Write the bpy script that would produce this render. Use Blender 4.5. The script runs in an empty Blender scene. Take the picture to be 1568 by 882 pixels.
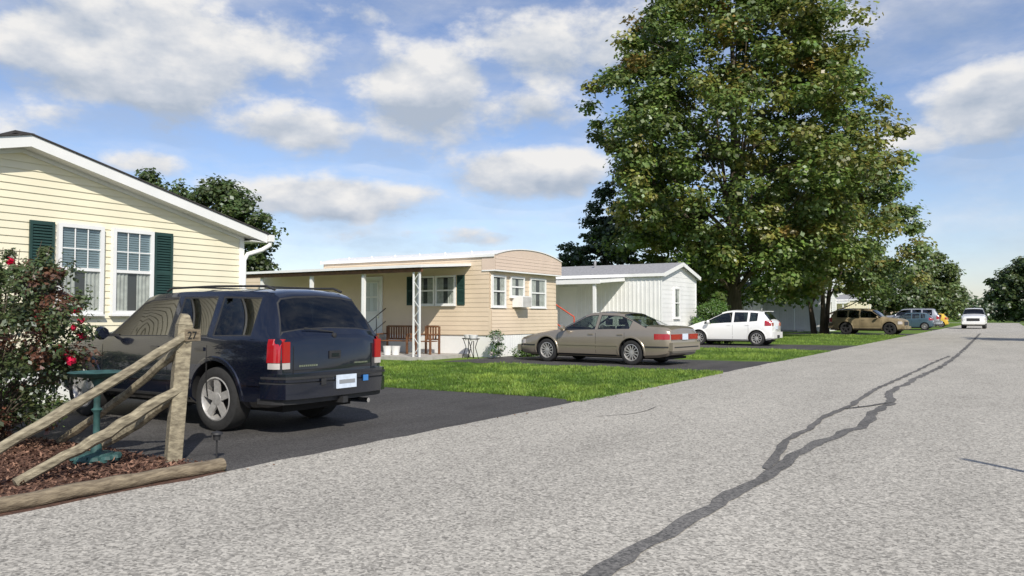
import bpy, bmesh, math, random
import numpy as np
from mathutils import Vector, Matrix, noise
R=random.Random(7)
NR=np.random.default_rng(11)
scene=bpy.context.scene
COL=scene.collection

# ------------------------------------------------------------------ materials
def mat(name,col,rough=.6,metal=0.,nscale=0.,namt=0.,bscale=0.,bstr=0.,bdist=.01,coat=0.,spec=.5,stretch=None,col2=None):
    m=bpy.data.materials.new(name); m.use_nodes=True
    nt=m.node_tree; b=nt.nodes['Principled BSDF']
    b.inputs['Base Color'].default_value=(*col,1); b.inputs['Roughness'].default_value=rough
    b.inputs['Metallic'].default_value=metal; b.inputs['Specular IOR Level'].default_value=spec
    if coat: b.inputs['Coat Weight'].default_value=coat; b.inputs['Coat Roughness'].default_value=.04
    tc=nt.nodes.new('ShaderNodeTexCoord'); src=tc.outputs['Object']
    if stretch:
        mp=nt.nodes.new('ShaderNodeMapping'); mp.inputs['Scale'].default_value=stretch
        nt.links.new(src,mp.inputs['Vector']); src=mp.outputs['Vector']
    if nscale:
        n=nt.nodes.new('ShaderNodeTexNoise'); n.inputs['Scale'].default_value=nscale; n.inputs['Detail'].default_value=5
        nt.links.new(src,n.inputs['Vector'])
        r=nt.nodes.new('ShaderNodeValToRGB')
        c2=col2 if col2 else tuple(min(1,c*(1+namt)) for c in col)
        r.color_ramp.elements[0].position=.3; r.color_ramp.elements[1].position=.7
        r.color_ramp.elements[0].color=(*[c*(1-namt) for c in col],1)
        r.color_ramp.elements[1].color=(*c2,1)
        nt.links.new(n.outputs['Fac'],r.inputs['Fac']); nt.links.new(r.outputs['Color'],b.inputs['Base Color'])
    if bscale:
        n=nt.nodes.new('ShaderNodeTexNoise'); n.inputs['Scale'].default_value=bscale; n.inputs['Detail'].default_value=4
        nt.links.new(src,n.inputs['Vector'])
        bp=nt.nodes.new('ShaderNodeBump'); bp.inputs['Strength'].default_value=bstr; bp.inputs['Distance'].default_value=bdist
        nt.links.new(n.outputs['Fac'],bp.inputs['Height']); nt.links.new(bp.outputs['Normal'],b.inputs['Normal'])
    return m

def aggregate(name,dark,light,scale,big=(.35,.25),bstr=.5,stain=.25):
    """asphalt with visible stone chips, patches and stains"""
    m=bpy.data.materials.new(name); m.use_nodes=True; nt=m.node_tree; L=nt.links
    b=nt.nodes['Principled BSDF']; b.inputs['Roughness'].default_value=.9; b.inputs['Specular IOR Level'].default_value=.2
    tc=nt.nodes.new('ShaderNodeTexCoord')
    v=nt.nodes.new('ShaderNodeTexVoronoi'); v.inputs['Scale'].default_value=scale
    L.new(tc.outputs['Object'],v.inputs['Vector'])
    n1=nt.nodes.new('ShaderNodeTexNoise'); n1.inputs['Scale'].default_value=scale*.33; n1.inputs['Detail'].default_value=4; n1.inputs['Roughness'].default_value=.85
    L.new(tc.outputs['Object'],n1.inputs['Vector'])
    sep=nt.nodes.new('ShaderNodeSeparateColor'); L.new(v.outputs['Color'],sep.inputs[0])
    a=nt.nodes.new('ShaderNodeMath'); a.operation='MULTIPLY_ADD'; L.new(sep.outputs[0],a.inputs[0]); a.inputs[1].default_value=.45
    a2=nt.nodes.new('ShaderNodeMath'); a2.operation='MULTIPLY'; L.new(n1.outputs['Fac'],a2.inputs[0]); a2.inputs[1].default_value=.6
    L.new(a2.outputs[0],a.inputs[2])
    cr=nt.nodes.new('ShaderNodeValToRGB'); e=cr.color_ramp.elements
    e[0].position=.24; e[0].color=(*dark,1); e[1].position=.76; e[1].color=(*light,1)
    L.new(a.outputs[0],cr.inputs['Fac'])
    mp=nt.nodes.new('ShaderNodeMapping'); mp.inputs['Scale'].default_value=(1,.22,1); L.new(tc.outputs['Object'],mp.inputs['Vector'])
    n2=nt.nodes.new('ShaderNodeTexNoise'); n2.inputs['Scale'].default_value=big[0]*2; n2.inputs['Detail'].default_value=6; n2.inputs['Roughness'].default_value=.65
    L.new(mp.outputs['Vector'],n2.inputs['Vector'])
    r2=nt.nodes.new('ShaderNodeMapRange'); r2.inputs['From Min'].default_value=.3; r2.inputs['From Max'].default_value=.7
    r2.inputs['To Min'].default_value=1-big[1]; r2.inputs['To Max'].default_value=1+big[1]*.6
    L.new(n2.outputs['Fac'],r2.inputs['Value'])
    n3=nt.nodes.new('ShaderNodeTexNoise'); n3.inputs['Scale'].default_value=1.3; n3.inputs['Detail'].default_value=7; n3.inputs['Roughness'].default_value=.7
    L.new(tc.outputs['Object'],n3.inputs['Vector'])
    r3=nt.nodes.new('ShaderNodeMapRange'); r3.inputs['From Min'].default_value=.28; r3.inputs['From Max'].default_value=.45
    r3.inputs['To Min'].default_value=1-stain; r3.inputs['To Max'].default_value=1
    L.new(n3.outputs['Fac'],r3.inputs['Value'])
    mm=nt.nodes.new('ShaderNodeMath'); mm.operation='MULTIPLY'; L.new(r2.outputs[0],mm.inputs[0]); L.new(r3.outputs[0],mm.inputs[1])
    vm=nt.nodes.new('ShaderNodeVectorMath'); vm.operation='SCALE'; L.new(cr.outputs['Color'],vm.inputs[0]); L.new(mm.outputs[0],vm.inputs['Scale'])
    L.new(vm.outputs[0],b.inputs['Base Color'])
    bp=nt.nodes.new('ShaderNodeBump'); bp.inputs['Strength'].default_value=bstr; bp.inputs['Distance'].default_value=.006
    L.new(a.outputs[0],bp.inputs['Height']); L.new(bp.outputs['Normal'],b.inputs['Normal'])
    return m

def leafmat(name,rough=.55,trans=.3,gloss=.06):
    m=bpy.data.materials.new(name); m.use_nodes=True; nt=m.node_tree; L=nt.links
    nt.nodes.remove(nt.nodes['Principled BSDF'])
    at=nt.nodes.new('ShaderNodeAttribute'); at.attribute_name='Col'
    d=nt.nodes.new('ShaderNodeBsdfDiffuse'); L.new(at.outputs['Color'],d.inputs['Color']); last=d.outputs[0]
    if trans>0:
        t=nt.nodes.new('ShaderNodeBsdfTranslucent'); L.new(at.outputs['Color'],t.inputs['Color'])
        mx=nt.nodes.new('ShaderNodeMixShader'); mx.inputs[0].default_value=trans
        L.new(last,mx.inputs[1]); L.new(t.outputs[0],mx.inputs[2]); last=mx.outputs[0]
    if gloss>0:
        g=nt.nodes.new('ShaderNodeBsdfGlossy'); g.inputs['Roughness'].default_value=rough; g.inputs['Color'].default_value=(.9,.95,1,1)
        mg=nt.nodes.new('ShaderNodeMixShader'); mg.inputs[0].default_value=gloss
        L.new(last,mg.inputs[1]); L.new(g.outputs[0],mg.inputs[2]); last=mg.outputs[0]
    L.new(last,nt.nodes['Material Output'].inputs['Surface'])
    return m

def glassmat(name,tint,base=.04,rough=.02):
    """thin pane: transparent + Schlick reflection, the same from both sides"""
    m=bpy.data.materials.new(name); m.use_nodes=True; nt=m.node_tree; L=nt.links
    nt.nodes.remove(nt.nodes['Principled BSDF'])
    t=nt.nodes.new('ShaderNodeBsdfTransparent'); t.inputs['Color'].default_value=(*tint,1)
    g=nt.nodes.new('ShaderNodeBsdfGlossy'); g.inputs['Roughness'].default_value=rough; g.inputs['Color'].default_value=(1,1,1,1)
    ge=nt.nodes.new('ShaderNodeNewGeometry'); dt=nt.nodes.new('ShaderNodeVectorMath'); dt.operation='DOT_PRODUCT'
    L.new(ge.outputs['Normal'],dt.inputs[0]); L.new(ge.outputs['Incoming'],dt.inputs[1])
    def M(op,a,b=None,c=None):
        n=nt.nodes.new('ShaderNodeMath'); n.operation=op
        for i,v in enumerate((a,b,c)):
            if v is None: continue
            if isinstance(v,(int,float)): n.inputs[i].default_value=v
            else: L.new(v,n.inputs[i])
        return n.outputs[0]
    k=M('POWER',M('SUBTRACT',1.0,M('ABSOLUTE',dt.outputs['Value'])),4.5)
    fac=M('MULTIPLY_ADD',k,1-base,base)
    mx=nt.nodes.new('ShaderNodeMixShader'); L.new(fac,mx.inputs[0]); L.new(t.outputs[0],mx.inputs[1]); L.new(g.outputs[0],mx.inputs[2])
    L.new(mx.outputs[0],nt.nodes['Material Output'].inputs['Surface'])
    return m

M_road=aggregate('aged_asphalt',(.18,.17,.15),(.62,.585,.51),62,(.35,.15),.7,.14)
M_tar=aggregate('tar_seal',(.07,.07,.068),(.23,.22,.205),62,(.8,.4),.4,.2)
M_drive=aggregate('dark_asphalt',(.035,.034,.034),(.12,.115,.11),90,(.6,.28),.4,.25)
M_conc=mat('concrete',(.4,.38,.35),.9,nscale=6,namt=.15)
M_soil=mat('mulch_soil',(.10,.05,.032),.95,nscale=30,namt=.5,bscale=40,bstr=.8,bdist=.02)
M_wood=mat('weathered_wood',(.22,.185,.125),.85,nscale=7,namt=.42,bscale=24,bstr=.6,bdist=.012,stretch=(5,1.2,5),col2=(.37,.325,.225))
M_wood2=mat('timber_weathered',(.17,.13,.085),.9,nscale=9,namt=.35,bscale=25,bstr=.7,bdist=.012,stretch=(5,1,5),col2=(.30,.245,.165))
M_bench=mat('stained_wood',(.16,.07,.03),.6,nscale=8,namt=.3)
M_cream=mat('cream_vinyl_siding',(.80,.745,.56),.5,nscale=1.5,namt=.05)
M_tan=mat('tan_metal_siding',(.70,.57,.42),.5,nscale=1.2,namt=.07)
M_tan2=mat('tan_fascia_band',(.65,.52,.42),.5,nscale=1.2,namt=.07)
M_white=mat('white_trim',(.8,.8,.78),.45,nscale=2,namt=.04)
M_wmetal=mat('white_ribbed_metal',(.78,.78,.76),.4,nscale=1.5,namt=.06)
M_gray=mat('gray_shingles',(.30,.30,.31),.9,nscale=12,namt=.25)
M_dkroof=mat('dark_shingles',(.05,.045,.045),.9,nscale=12,namt=.3)
M_green=mat('green_shutter',(.018,.050,.043),.5,nscale=5,namt=.15)
M_teal=mat('green_patina',(.03,.085,.08),.6,nscale=12,namt=.4)
M_blk=mat('black_metal',(.015,.015,.015),.4)
M_plas=mat('black_plastic',(.025,.025,.026),.6,nscale=10,namt=.2)
M_dark=mat('dark_interior',(.012,.012,.013),.9)
M_room=mat('room_interior',(.06,.06,.06),.9)
M_curt=mat('curtain_cloth',(.50,.47,.41),.9,nscale=9,namt=.2)
M_blind=mat('blind_slats',(.45,.54,.56),.6)
M_glass=glassmat('window_glass',(.80,.86,.88),.06)
M_cglass=glassmat('car_glass',(.45,.51,.47),.08)
M_tglass=glassmat('tinted_glass',(.06,.07,.075),.07)
M_red=mat('taillight_red',(.36,.008,.014),.18,coat=1)
M_lens=mat('clear_lens',(.5,.46,.43),.2,coat=1)
M_plate=mat('licence_plate',(.62,.70,.80),.4,nscale=20,namt=.08)
M_tire=mat('tire_rubber',(.022,.022,.022),.85,nscale=30,namt=.2)
M_rim=mat('alloy_rim',(.50,.49,.47),.4,metal=.5,nscale=20,namt=.15)
M_chrome=mat('chrome',(.75,.75,.75),.12,metal=1)
M_navy=mat('paint_navy',(.005,.008,.020),.25,metal=.3,coat=1,nscale=2,namt=.15)
M_beige=mat('paint_beige',(.33,.285,.225),.3,metal=.45,coat=1,nscale=2,namt=.04)
M_wpaint=mat('paint_white',(.82,.82,.80),.3,coat=1,nscale=2,namt=.02)
M_camo=mat('paint_tan',(.28,.215,.12),.55,coat=.2,nscale=1.6,namt=.55,col2=(.34,.27,.16))
M_silver=mat('paint_silver',(.4,.42,.45),.3,metal=.5,coat=1)
M_tealp=mat('paint_slate_blue',(.05,.09,.12),.3,coat=1)
M_yel=mat('paint_yellow',(.70,.46,.05),.35,coat=1)
M_seat=mat('car_seat',(.10,.09,.08),.8,nscale=20,namt=.1)
M_bark=mat('bark',(.09,.07,.05),.95,nscale=8,namt=.35,bscale=12,bstr=.8,bdist=.03,stretch=(1,1,.3))
M_leaf=leafmat('foliage',.45,.40,.05)
M_grassb=leafmat('grass_blades',.6,.35,.03)
M_petal=leafmat('petals',.5,.25,.04)
M_chip=leafmat('mulch_chips',.9,.0,0)
M_redrail=mat('red_rail',(.5,.07,.03),.5)
M_stk=mat('sticker_blue',(.05,.2,.5),.5)
M_gar=mat('garnish_red',(.25,.01,.015),.3,coat=1)

def grassground():
    m=bpy.data.materials.new('grass_ground'); m.use_nodes=True; nt=m.node_tree; L=nt.links
    b=nt.nodes['Principled BSDF']; b.inputs['Roughness'].default_value=.9; b.inputs['Specular IOR Level'].default_value=.15
    tc=nt.nodes.new('ShaderNodeTexCoord')
    n=nt.nodes.new('ShaderNodeTexNoise'); n.inputs['Scale'].default_value=.75; n.inputs['Detail'].default_value=9; n.inputs['Roughness'].default_value=.78
    L.new(tc.outputs['Object'],n.inputs['Vector'])
    cr=nt.nodes.new('ShaderNodeValToRGB'); e=cr.color_ramp.elements
    e[0].position=.34; e[0].color=(.065,.115,.018,1); e[1].position=.68; e[1].color=(.21,.27,.06,1); x=e.new(.5); x.color=(.115,.19,.028,1)
    L.new(n.outputs['Fac'],cr.inputs['Fac']); L.new(cr.outputs['Color'],b.inputs['Base Color'])
    n2=nt.nodes.new('ShaderNodeTexNoise'); n2.inputs['Scale'].default_value=18; n2.inputs['Detail'].default_value=5
    L.new(tc.outputs['Object'],n2.inputs['Vector'])
    bp=nt.nodes.new('ShaderNodeBump'); bp.inputs['Strength'].default_value=.8; bp.inputs['Distance'].default_value=.04
    L.new(n2.outputs['Fac'],bp.inputs['Height']); L.new(bp.outputs['Normal'],b.inputs['Normal'])
    return m
M_grass=grassground()

# ------------------------------------------------------------------ builder
class MB:
    def __init__(s): s.v=[]; s.f=[]; s.m=[]; s.mats=[]; s.T=Matrix.Identity(4)
    def mi(s,m):
        if m not in s.mats: s.mats.append(m)
        return s.mats.index(m)
    def add(s,pts,faces,m):
        o=len(s.v); s.v+= [s.T@Vector(p) for p in pts]; k=s.mi(m)
        for f in faces: s.f.append([o+i for i in f]); s.m.append(k)
    def poly(s,pts,m): s.add(pts,[list(range(len(pts)))],m)
    def bx(s,x0,x1,y0,y1,z0,z1,m):
        P=[(x0,y0,z0),(x1,y0,z0),(x1,y1,z0),(x0,y1,z0),(x0,y0,z1),(x1,y0,z1),(x1,y1,z1),(x0,y1,z1)]
        s.add(P,[(0,3,2,1),(4,5,6,7),(0,1,5,4),(1,2,6,5),(2,3,7,6),(3,0,4,7)],m)
    def beam(s,p0,p1,w,h,m,up=(0,0,1)):
        p0=Vector(p0);p1=Vector(p1);d=(p1-p0).normalized();u=Vector(up)
        if abs(d.dot(u))>.98:u=Vector((1,0,0))
        a=d.cross(u).normalized()*w/2; b=a.cross(d).normalized()*h/2
        P=[p0-a-b,p0+a-b,p0+a+b,p0-a+b,p1-a-b,p1+a-b,p1+a+b,p1-a+b]
        s.add(P,[(0,3,2,1),(4,5,6,7),(0,1,5,4),(1,2,6,5),(2,3,7,6),(3,0,4,7)],m)
    def cyl(s,p0,p1,r0,r1,n,m,caps=True):
        p0=Vector(p0);p1=Vector(p1);d=(p1-p0).normalized();u=Vector((0,0,1))
        if abs(d.z)>.9:u=Vector((1,0,0))
        a=d.cross(u).normalized(); b=a.cross(d)
        P=[p0+(a*math.cos(t)+b*math.sin(t))*r0 for t in [2*math.pi*i/n for i in range(n)]]
        P+=[p1+(a*math.cos(t)+b*math.sin(t))*r1 for t in [2*math.pi*i/n for i in range(n)]]
        F=[(i,(i+1)%n,n+(i+1)%n,n+i) for i in range(n)]
        if caps: F+=[list(range(n))[::-1],list(range(n,2*n))]
        s.add(P,F,m)
    def lathe(s,c,ax,prof,n,m):
        c=Vector(c);d=Vector(ax).normalized();u=Vector((0,0,1))
        if abs(d.z)>.9:u=Vector((1,0,0))
        a=d.cross(u).normalized(); b=a.cross(d); P=[]
        for (h,r) in prof:
            for i in range(n):
                t=2*math.pi*i/n; P.append(c+d*h+(a*math.cos(t)+b*math.sin(t))*r)
        F=[]
        for j in range(len(prof)-1):
            for i in range(n):
                F.append((j*n+i,j*n+(i+1)%n,(j+1)*n+(i+1)%n,(j+1)*n+i))
        s.add(P,F,m)
    def tube(s,pts,rad,n,m):
        """continuous tube through the points"""
        pts=[Vector(p) for p in pts]; P=[]; K=len(pts)
        for i in range(K):
            d=(pts[min(i+1,K-1)]-pts[max(i-1,0)]).normalized(); u=Vector((0,0,1))
            if i==0:
                if abs(d.z)>.9: u=Vector((1,0,0))
                a=d.cross(u).normalized()
            else: a=(pa-d*pa.dot(d)).normalized()
            pa=a; b=a.cross(d)
            for k in range(n):
                t=2*math.pi*k/n; P.append(pts[i]+(a*math.cos(t)+b*math.sin(t))*rad[i])
        F=[(j*n+i,j*n+(i+1)%n,(j+1)*n+(i+1)%n,(j+1)*n+i) for j in range(K-1) for i in range(n)]
        F+=[list(range(n))[::-1],list(range((K-1)*n,K*n))]
        s.add(P,F,m)
    def make(s,name,parent=None,origin=(0,0,0),smooth=None,bevel=0):
        o=Vector(origin); me=bpy.data.meshes.new(name)
        me.from_pydata([tuple(v-o) for v in s.v],[],s.f)
        for m in s.mats: me.materials.append(m)
        me.polygons.foreach_set('material_index',s.m)
        bm=bmesh.new(); bm.from_mesh(me); bmesh.ops.recalc_face_normals(bm,faces=bm.faces); bm.to_mesh(me); bm.free()
        if smooth is not None:
            me.polygons.foreach_set('use_smooth',[True]*len(me.polygons)); me.set_sharp_from_angle(angle=math.radians(smooth))
        ob=bpy.data.objects.new(name,me); COL.objects.link(ob)
        if parent: ob.parent=parent
        else: ob.location=o
        if bevel:
            b=ob.modifiers.new('bevel','BEVEL'); b.width=bevel; b.segments=2; b.limit_method='ANGLE'; b.angle_limit=math.radians(40)
        return ob
def empty(name,loc=(0,0,0),rz=0,sc=1):
    e=bpy.data.objects.new(name,None); e.location=loc; e.rotation_euler=(0,0,rz); e.scale=(sc,sc,sc); e.empty_display_size=.3
    COL.objects.link(e); return e
def frame(o,U,N):
    U=Vector(U);N=Vector(N);Z=Vector((0,0,1))
    return Matrix(((U.x,N.x,Z.x,o[0]),(U.y,N.y,Z.y,o[1]),(U.z,N.z,Z.z,o[2]),(0,0,0,1)))

# ------------------------------------------------------------------ leaves
def quads(name,P,Nn,size,cols,m,parent=None,origin=(0,0,0),aspect=.5,T=None):
    n=len(P)
    Nn=Nn/np.linalg.norm(Nn,axis=1,keepdims=True)
    r=NR.normal(size=(n,3)) if T is None else T
    t=r-(r*Nn).sum(1,keepdims=True)*Nn; t/=np.linalg.norm(t,axis=1,keepdims=True)
    b=np.cross(Nn,t); s=size[:,None]
    V=np.empty((n,4,3)); V[:,0]=P-t*s*.5; V[:,1]=P+b*s*aspect*.5-Nn*s*.06; V[:,2]=P+t*s*.5; V[:,3]=P-b*s*aspect*.5-Nn*s*.06
    V-=np.array(origin)
    me=bpy.data.meshes.new(name)
    me.vertices.add(n*4); me.vertices.foreach_set('co',V.reshape(-1).astype(np.float32))
    me.loops.add(n*4); me.loops.foreach_set('vertex_index',np.arange(n*4,dtype=np.int32))
    me.polygons.add(n); me.polygons.foreach_set('loop_start',np.arange(0,n*4,4,dtype=np.int32))
    try: me.polygons.foreach_set('loop_total',np.full(n,4,dtype=np.int32))
    except Exception: pass
    me.update(calc_edges=True)
    ca=me.color_attributes.new('Col','FLOAT_COLOR','POINT')
    c4=np.ones((n,4,4),dtype=np.float32); c4[:,:,:3]=cols[:,None,:]
    ca.data.foreach_set('color',c4.reshape(-1))
    me.materials.append(m)
    ob=bpy.data.objects.new(name,me); COL.objects.link(ob)
    if parent: ob.parent=parent
    else: ob.location=origin
    return ob

def clump_leaves(centers,radii,per,size,colf,flat=.65,up=.8):
    P=[];N=[];S=[];C=[]
    for c,r in zip(centers,radii):
        k=int(per*(.7+.6*NR.random()))
        d=NR.normal(size=(k,3)); d/=np.linalg.norm(d,axis=1,keepdims=True)
        u=NR.random(k)**.55
        off=d*u[:,None]*r*(.85+.35*NR.random((k,1))); off[:,2]*=flat
        P.append(np.array(c)+off)
        N.append(d*.6+np.array([0.15,-.15,up])+NR.normal(size=(k,3))*.42)
        S.append(size*(.6+.8*NR.random(k)))
        base=np.array(colf(c)); j=(.75+.5*NR.random(k))[:,None]
        C.append(np.clip(base[None,:]*j*(1+NR.normal(size=(k,3))*.08),0,1))
    return np.concatenate(P),np.concatenate(N),np.concatenate(S),np.concatenate(C)

def tree(name,loc,prof,nclump,crad,per,size,colf,trunk_r=.3,trunks=((0,0),),lump=.2,inner=.25,limbs=28,flat=.65,seed=0,lean=(0,0),hole=-.26):
    e=empty(name,loc)
    zs=[p[0] for p in prof]; rs=[p[1] for p in prof]
    Rz=lambda z:np.interp(z,zs,rs)
    cs=[];rad=[]
    rmax=max(rs)
    while len(cs)<nclump:
        z=R.uniform(zs[0],zs[-1]); r0=Rz(z)
        if R.random()>(r0/rmax)**1.2+.05: continue
        a=R.uniform(0,2*math.pi)
        L=1+lump*2*noise.noise(Vector((math.cos(a)*1.7+seed,math.sin(a)*1.7,z*.28/(rmax/9)+seed)))
        if noise.noise(Vector((math.cos(a)*2.6+seed,math.sin(a)*2.6+3,z*.5/(rmax/9))))<hole: continue
        rr=r0*L*math.sqrt(R.uniform(inner,1))
        k=(z-zs[0])/(zs[-1]-zs[0])
        cs.append((loc[0]+math.cos(a)*rr+lean[0]*k,loc[1]+math.sin(a)*rr+lean[1]*k,loc[2]+z)); rad.append(crad*R.uniform(.5,1.35))
    P,N,S,C=clump_leaves(cs,rad,per,size,colf,flat)
    quads('foliage',P,N,S,C,M_leaf,e,loc,aspect=.75)
    mb=MB(); top=zs[-1]
    for (tx,ty) in trunks:
        pts=[];rd=[]
        for i in range(7):
            t=i/6; pts.append((loc[0]+tx*(1+t*2.5)+R.uniform(-.1,.1)*i*.4,loc[1]+ty*(1+t*2.5)+R.uniform(-.1,.1)*i*.4,loc[2]-.05+top*.8*t)); rd.append(trunk_r*(1.25 if i==0 else 1)*(1-.85*t))
        mb.tube(pts,rd,9,M_bark)
        for q in range(limbs//len(trunks)):
            c=Vector(R.choice(cs)); t=R.uniform(.12,.75); ti=t*6; i=int(ti)
            b=Vector(pts[i]).lerp(Vector(pts[i+1]),ti-i)
            if c.z<b.z+.3: c.z=b.z+R.uniform(.5,2)
            mid=b.lerp(c,.5)+Vector((0,0,R.uniform(-.2,.6)))
            r0=trunk_r*(1-.85*t)*.42
            mb.tube([b,mid,b.lerp(c,.92)],[r0,r0*.55,r0*.2],6,M_bark)
    mb.make('trunk_and_limbs',e,loc,smooth=50)
    return e

# ------------------------------------------------------------------ ground, road
def sheet(name,pts,z,m):
    mb=MB(); mb.poly([(x,y,z) for x,y in pts],m); return mb.make(name,None)
sheet('ground',[(-900,-300),(900,-300),(900,1500),(-900,1500)],0,M_grass)
EDGE=-5.65; REDGE=2.0
ys=np.concatenate([np.arange(-12,60,.35),np.arange(60,176,3)])
left=[(EDGE+.06*noise.noise(Vector((0,y*1.3,0)))+.04*noise.noise(Vector((4,y*4,0))),y) for y in ys]
right=[(REDGE+.06*noise.noise(Vector((9,y*1.3,0))),y) for y in ys]
mb=MB()
for i in range(len(ys)-1):
    mb.add([(*left[i],.012),(*right[i],.012),(*right[i+1],.012),(*left[i+1],.012)],[(0,1,2,3)],M_road)
mb.make('road')
sheet('cross_street',[(-160,176),(120,176),(120,183),(-160,183)],.012,M_road)

def wob(pts,a,f,s=0):
    out=[]
    for i in range(len(pts)-1):
        p=Vector((*pts[i],0));q=Vector((*pts[i+1],0)); L=(q-p).length; n=max(1,int(L/.12)); d=(q-p).normalized(); nn=Vector((-d.y,d.x,0))
        for k in range(n):
            w=p.lerp(q,k/n); w=w+nn*a*noise.noise(Vector((w.x*f+s,w.y*f,s))); out.append((w.x,w.y))
    out.append(pts[-1]); return out
def drive(name,x0,x1,y0,y1,yr0=None,yr1=None):
    yr0=y0 if yr0 is None else yr0; yr1=y1 if yr1 is None else yr1
    e1=wob([(x0,y0),(x1-1.2,y0),(x1,yr0)],.05,1.7,2); e2=wob([(x1,yr1),(x1-1.2,y1),(x0,y1)],.06,1.7,5)
    sheet(name,e1+e2,.008,M_drive)
drive('driveway',-12.3,-5.3,4.6,11.45,4.5,11.0)
drive('driveway.001',-14,-5.3,18.7,23.4,18.1,24.0)
drive('driveway.002',-14,-5.3,32.6,38.2,31.6,38.8)
drive('driveway.003',-14,-5.3,60.5,66.5,60,67)
drive('driveway.004',-14,-5.3,84,90,83.6,91)
drive('driveway.005',-14,-5.3,106,112)
# tar-sealed crack (smoothed polyline)
def ribbon(pts,w,z,m,mb,seed):
    q=[Vector((*p,0)) for p in pts]
    for _ in range(2):
        nq=[q[0]]
        for i in range(len(q)-1): nq+=[q[i].lerp(q[i+1],.25),q[i].lerp(q[i+1],.75)]
        q=nq+[q[-1]]
    c=wob([(p.x,p.y) for p in q],.06,2.0,seed); c=[(x+.018*noise.noise(Vector((x*7,y*7,seed))),y) for x,y in c]
    L=[];Rr=[]
    for i,(x,y) in enumerate(c):
        a=c[max(0,i-1)];b=c[min(len(c)-1,i+1)]; d=Vector((b[0]-a[0],b[1]-a[1],0)).normalized(); n=Vector((-d.y,d.x,0))
        k=1+.45*noise.noise(Vector((x*3+seed,y*2.1,1)))
        l=w*.5*k*(1+.3*noise.noise(Vector((x*16,y*16,seed)))); r=w*.5*k*(1+.3*noise.noise(Vector((x*16,y*16,seed+9))))
        if i==0 or i==len(c)-1: l*=.2;r*=.2
        L.append((x+n.x*l,y+n.y*l,z)); Rr.append((x-n.x*r,y-n.y*r,z))
    for i in range(len(c)-1): mb.add([L[i],Rr[i],Rr[i+1],L[i+1]],[(0,1,2,3)],m)
mb=MB()
ribbon([(-1.80,-2),(-1.78,2),(-1.77,3.67),(-1.79,4.22),(-1.77,5.22),(-1.71,6.39),(-1.72,7.56),(-1.70,8.75),(-1.54,10.0),(-1.46,10.9),(-1.60,11.9),(-1.50,12.9),(-1.56,13.9),(-1.80,15.3),(-1.62,17.5),(-1.66,18.9),(-1.40,24.2),(-1.45,40.6),(-1.7,70)],.125,.0165,M_tar,mb,1)
ribbon([(-1.76,7.0),(-1.88,7.8),(-2.0,8.7),(-1.98,9.8),(-2.05,11.07),(-1.96,12.5),(-2.0,14.0),(-2.02,16),(-1.88,19.9),(-1.82,24),(-1.6,30)],.085,.0205,M_tar,mb,3)
ribbon([(-2.02,12.0),(-1.75,12.7),(-1.50,13.4)],.05,.0245,M_tar,mb,6)
ribbon([(-5.6,24.5),(-4.0,24.1),(-2.9,24.3)],.03,.0165,M_tar,mb,8)
ribbon([(-4.6,9.5),(-4.2,10.2),(-4.35,11.0)],.018,.0165,M_tar,mb,12)
mb.make('road_crack_seal')

def blades(name,regions,h=.06):
    P=[]
    for (x0,x1,y0,y1,n) in regions:
        p=np.zeros((n,3)); p[:,0]=NR.uniform(x0,x1,n); p[:,1]=NR.uniform(y0,y1,n); P.append(p)
    P=np.concatenate(P); n=len(P)
    T=np.stack([NR.normal(size=n)*.5,NR.normal(size=n)*.5,np.ones(n)],1)
    Nn=NR.normal(size=(n,3)); Nn[:,2]*=.2
    big=np.array([noise.noise(Vector((p[0]*.5,p[1]*.5,3)))+.9*noise.noise(Vector((p[0]*2.3,p[1]*2.3,7))) for p in P])
    hh=h*(.5+NR.random(n))*(1+.7*big); P[:,2]=hh*.45
    big=big[:,None]
    c=np.array([.13,.235,.030])*(.65+.7*NR.random((n,1)))*(1+.55*big)+np.array([.12,.085,.025])*np.clip(big+.35*NR.random((n,1)),0,1)
    quads(name,P,Nn,hh,np.clip(c,.01,1),M_grassb,None,(0,0,0),aspect=.22,T=T)
blades('lawn_grass',[(-14.8,-5.72,11.5,18.1,85000),(-14,-5.72,24.0,31.6,32000),(-14,-5.72,38.8,60,20000)],.065)
blades('lawn_edge_grass',[(-11,-5.62,11.35,11.6,3500),(-5.85,-5.55,11,18.2,3500),(-5.85,-5.58,24,31.6,2500),(-12,-5.8,18.0,18.75,3000)],.055)

# mulch bed
bed=wob([(-12.4,-3),(-5.5,-3),(-5.5,4.5),(-7.5,4.7),(-12.4,4.7)],.04,2,3)
sheet('mulch_bed',bed,.0105,M_soil)
n=17000; P=np.zeros((n,3)); P[:,0]=NR.uniform(-9.5,-5.9,n); P[:,1]=NR.uniform(.2,4.6,n); P[:,2]=.020+.03*NR.random(n)
N=NR.normal(size=(n,3))*.5+np.array([0,0,1.]); tone=NR.random((n,1))
C=np.array([.09,.045,.032])*(1-tone)+np.array([.33,.19,.13])*tone**2+.012
quads('mulch_chips',P,N,.02+.05*NR.random(n),C,M_chip,None,(0,0,0),aspect=.4)
mb=MB()
for (a,b) in (((-5.74,4.54,.062),(-5.79,2.35,.058)),((-5.78,2.32,.055),(-5.83,-.4,.062))):
    a=Vector(a);b=Vector(b); pts=[a.lerp(b,i/14)+Vector((R.uniform(-.010,.010),0,R.uniform(-.007,.007))) for i in range(15)]
    mb.tube(pts,[.054+.008*R.random() for _ in pts],10,M_wood2)
mb.make('landscape_timber_edging',smooth=60)

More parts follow.
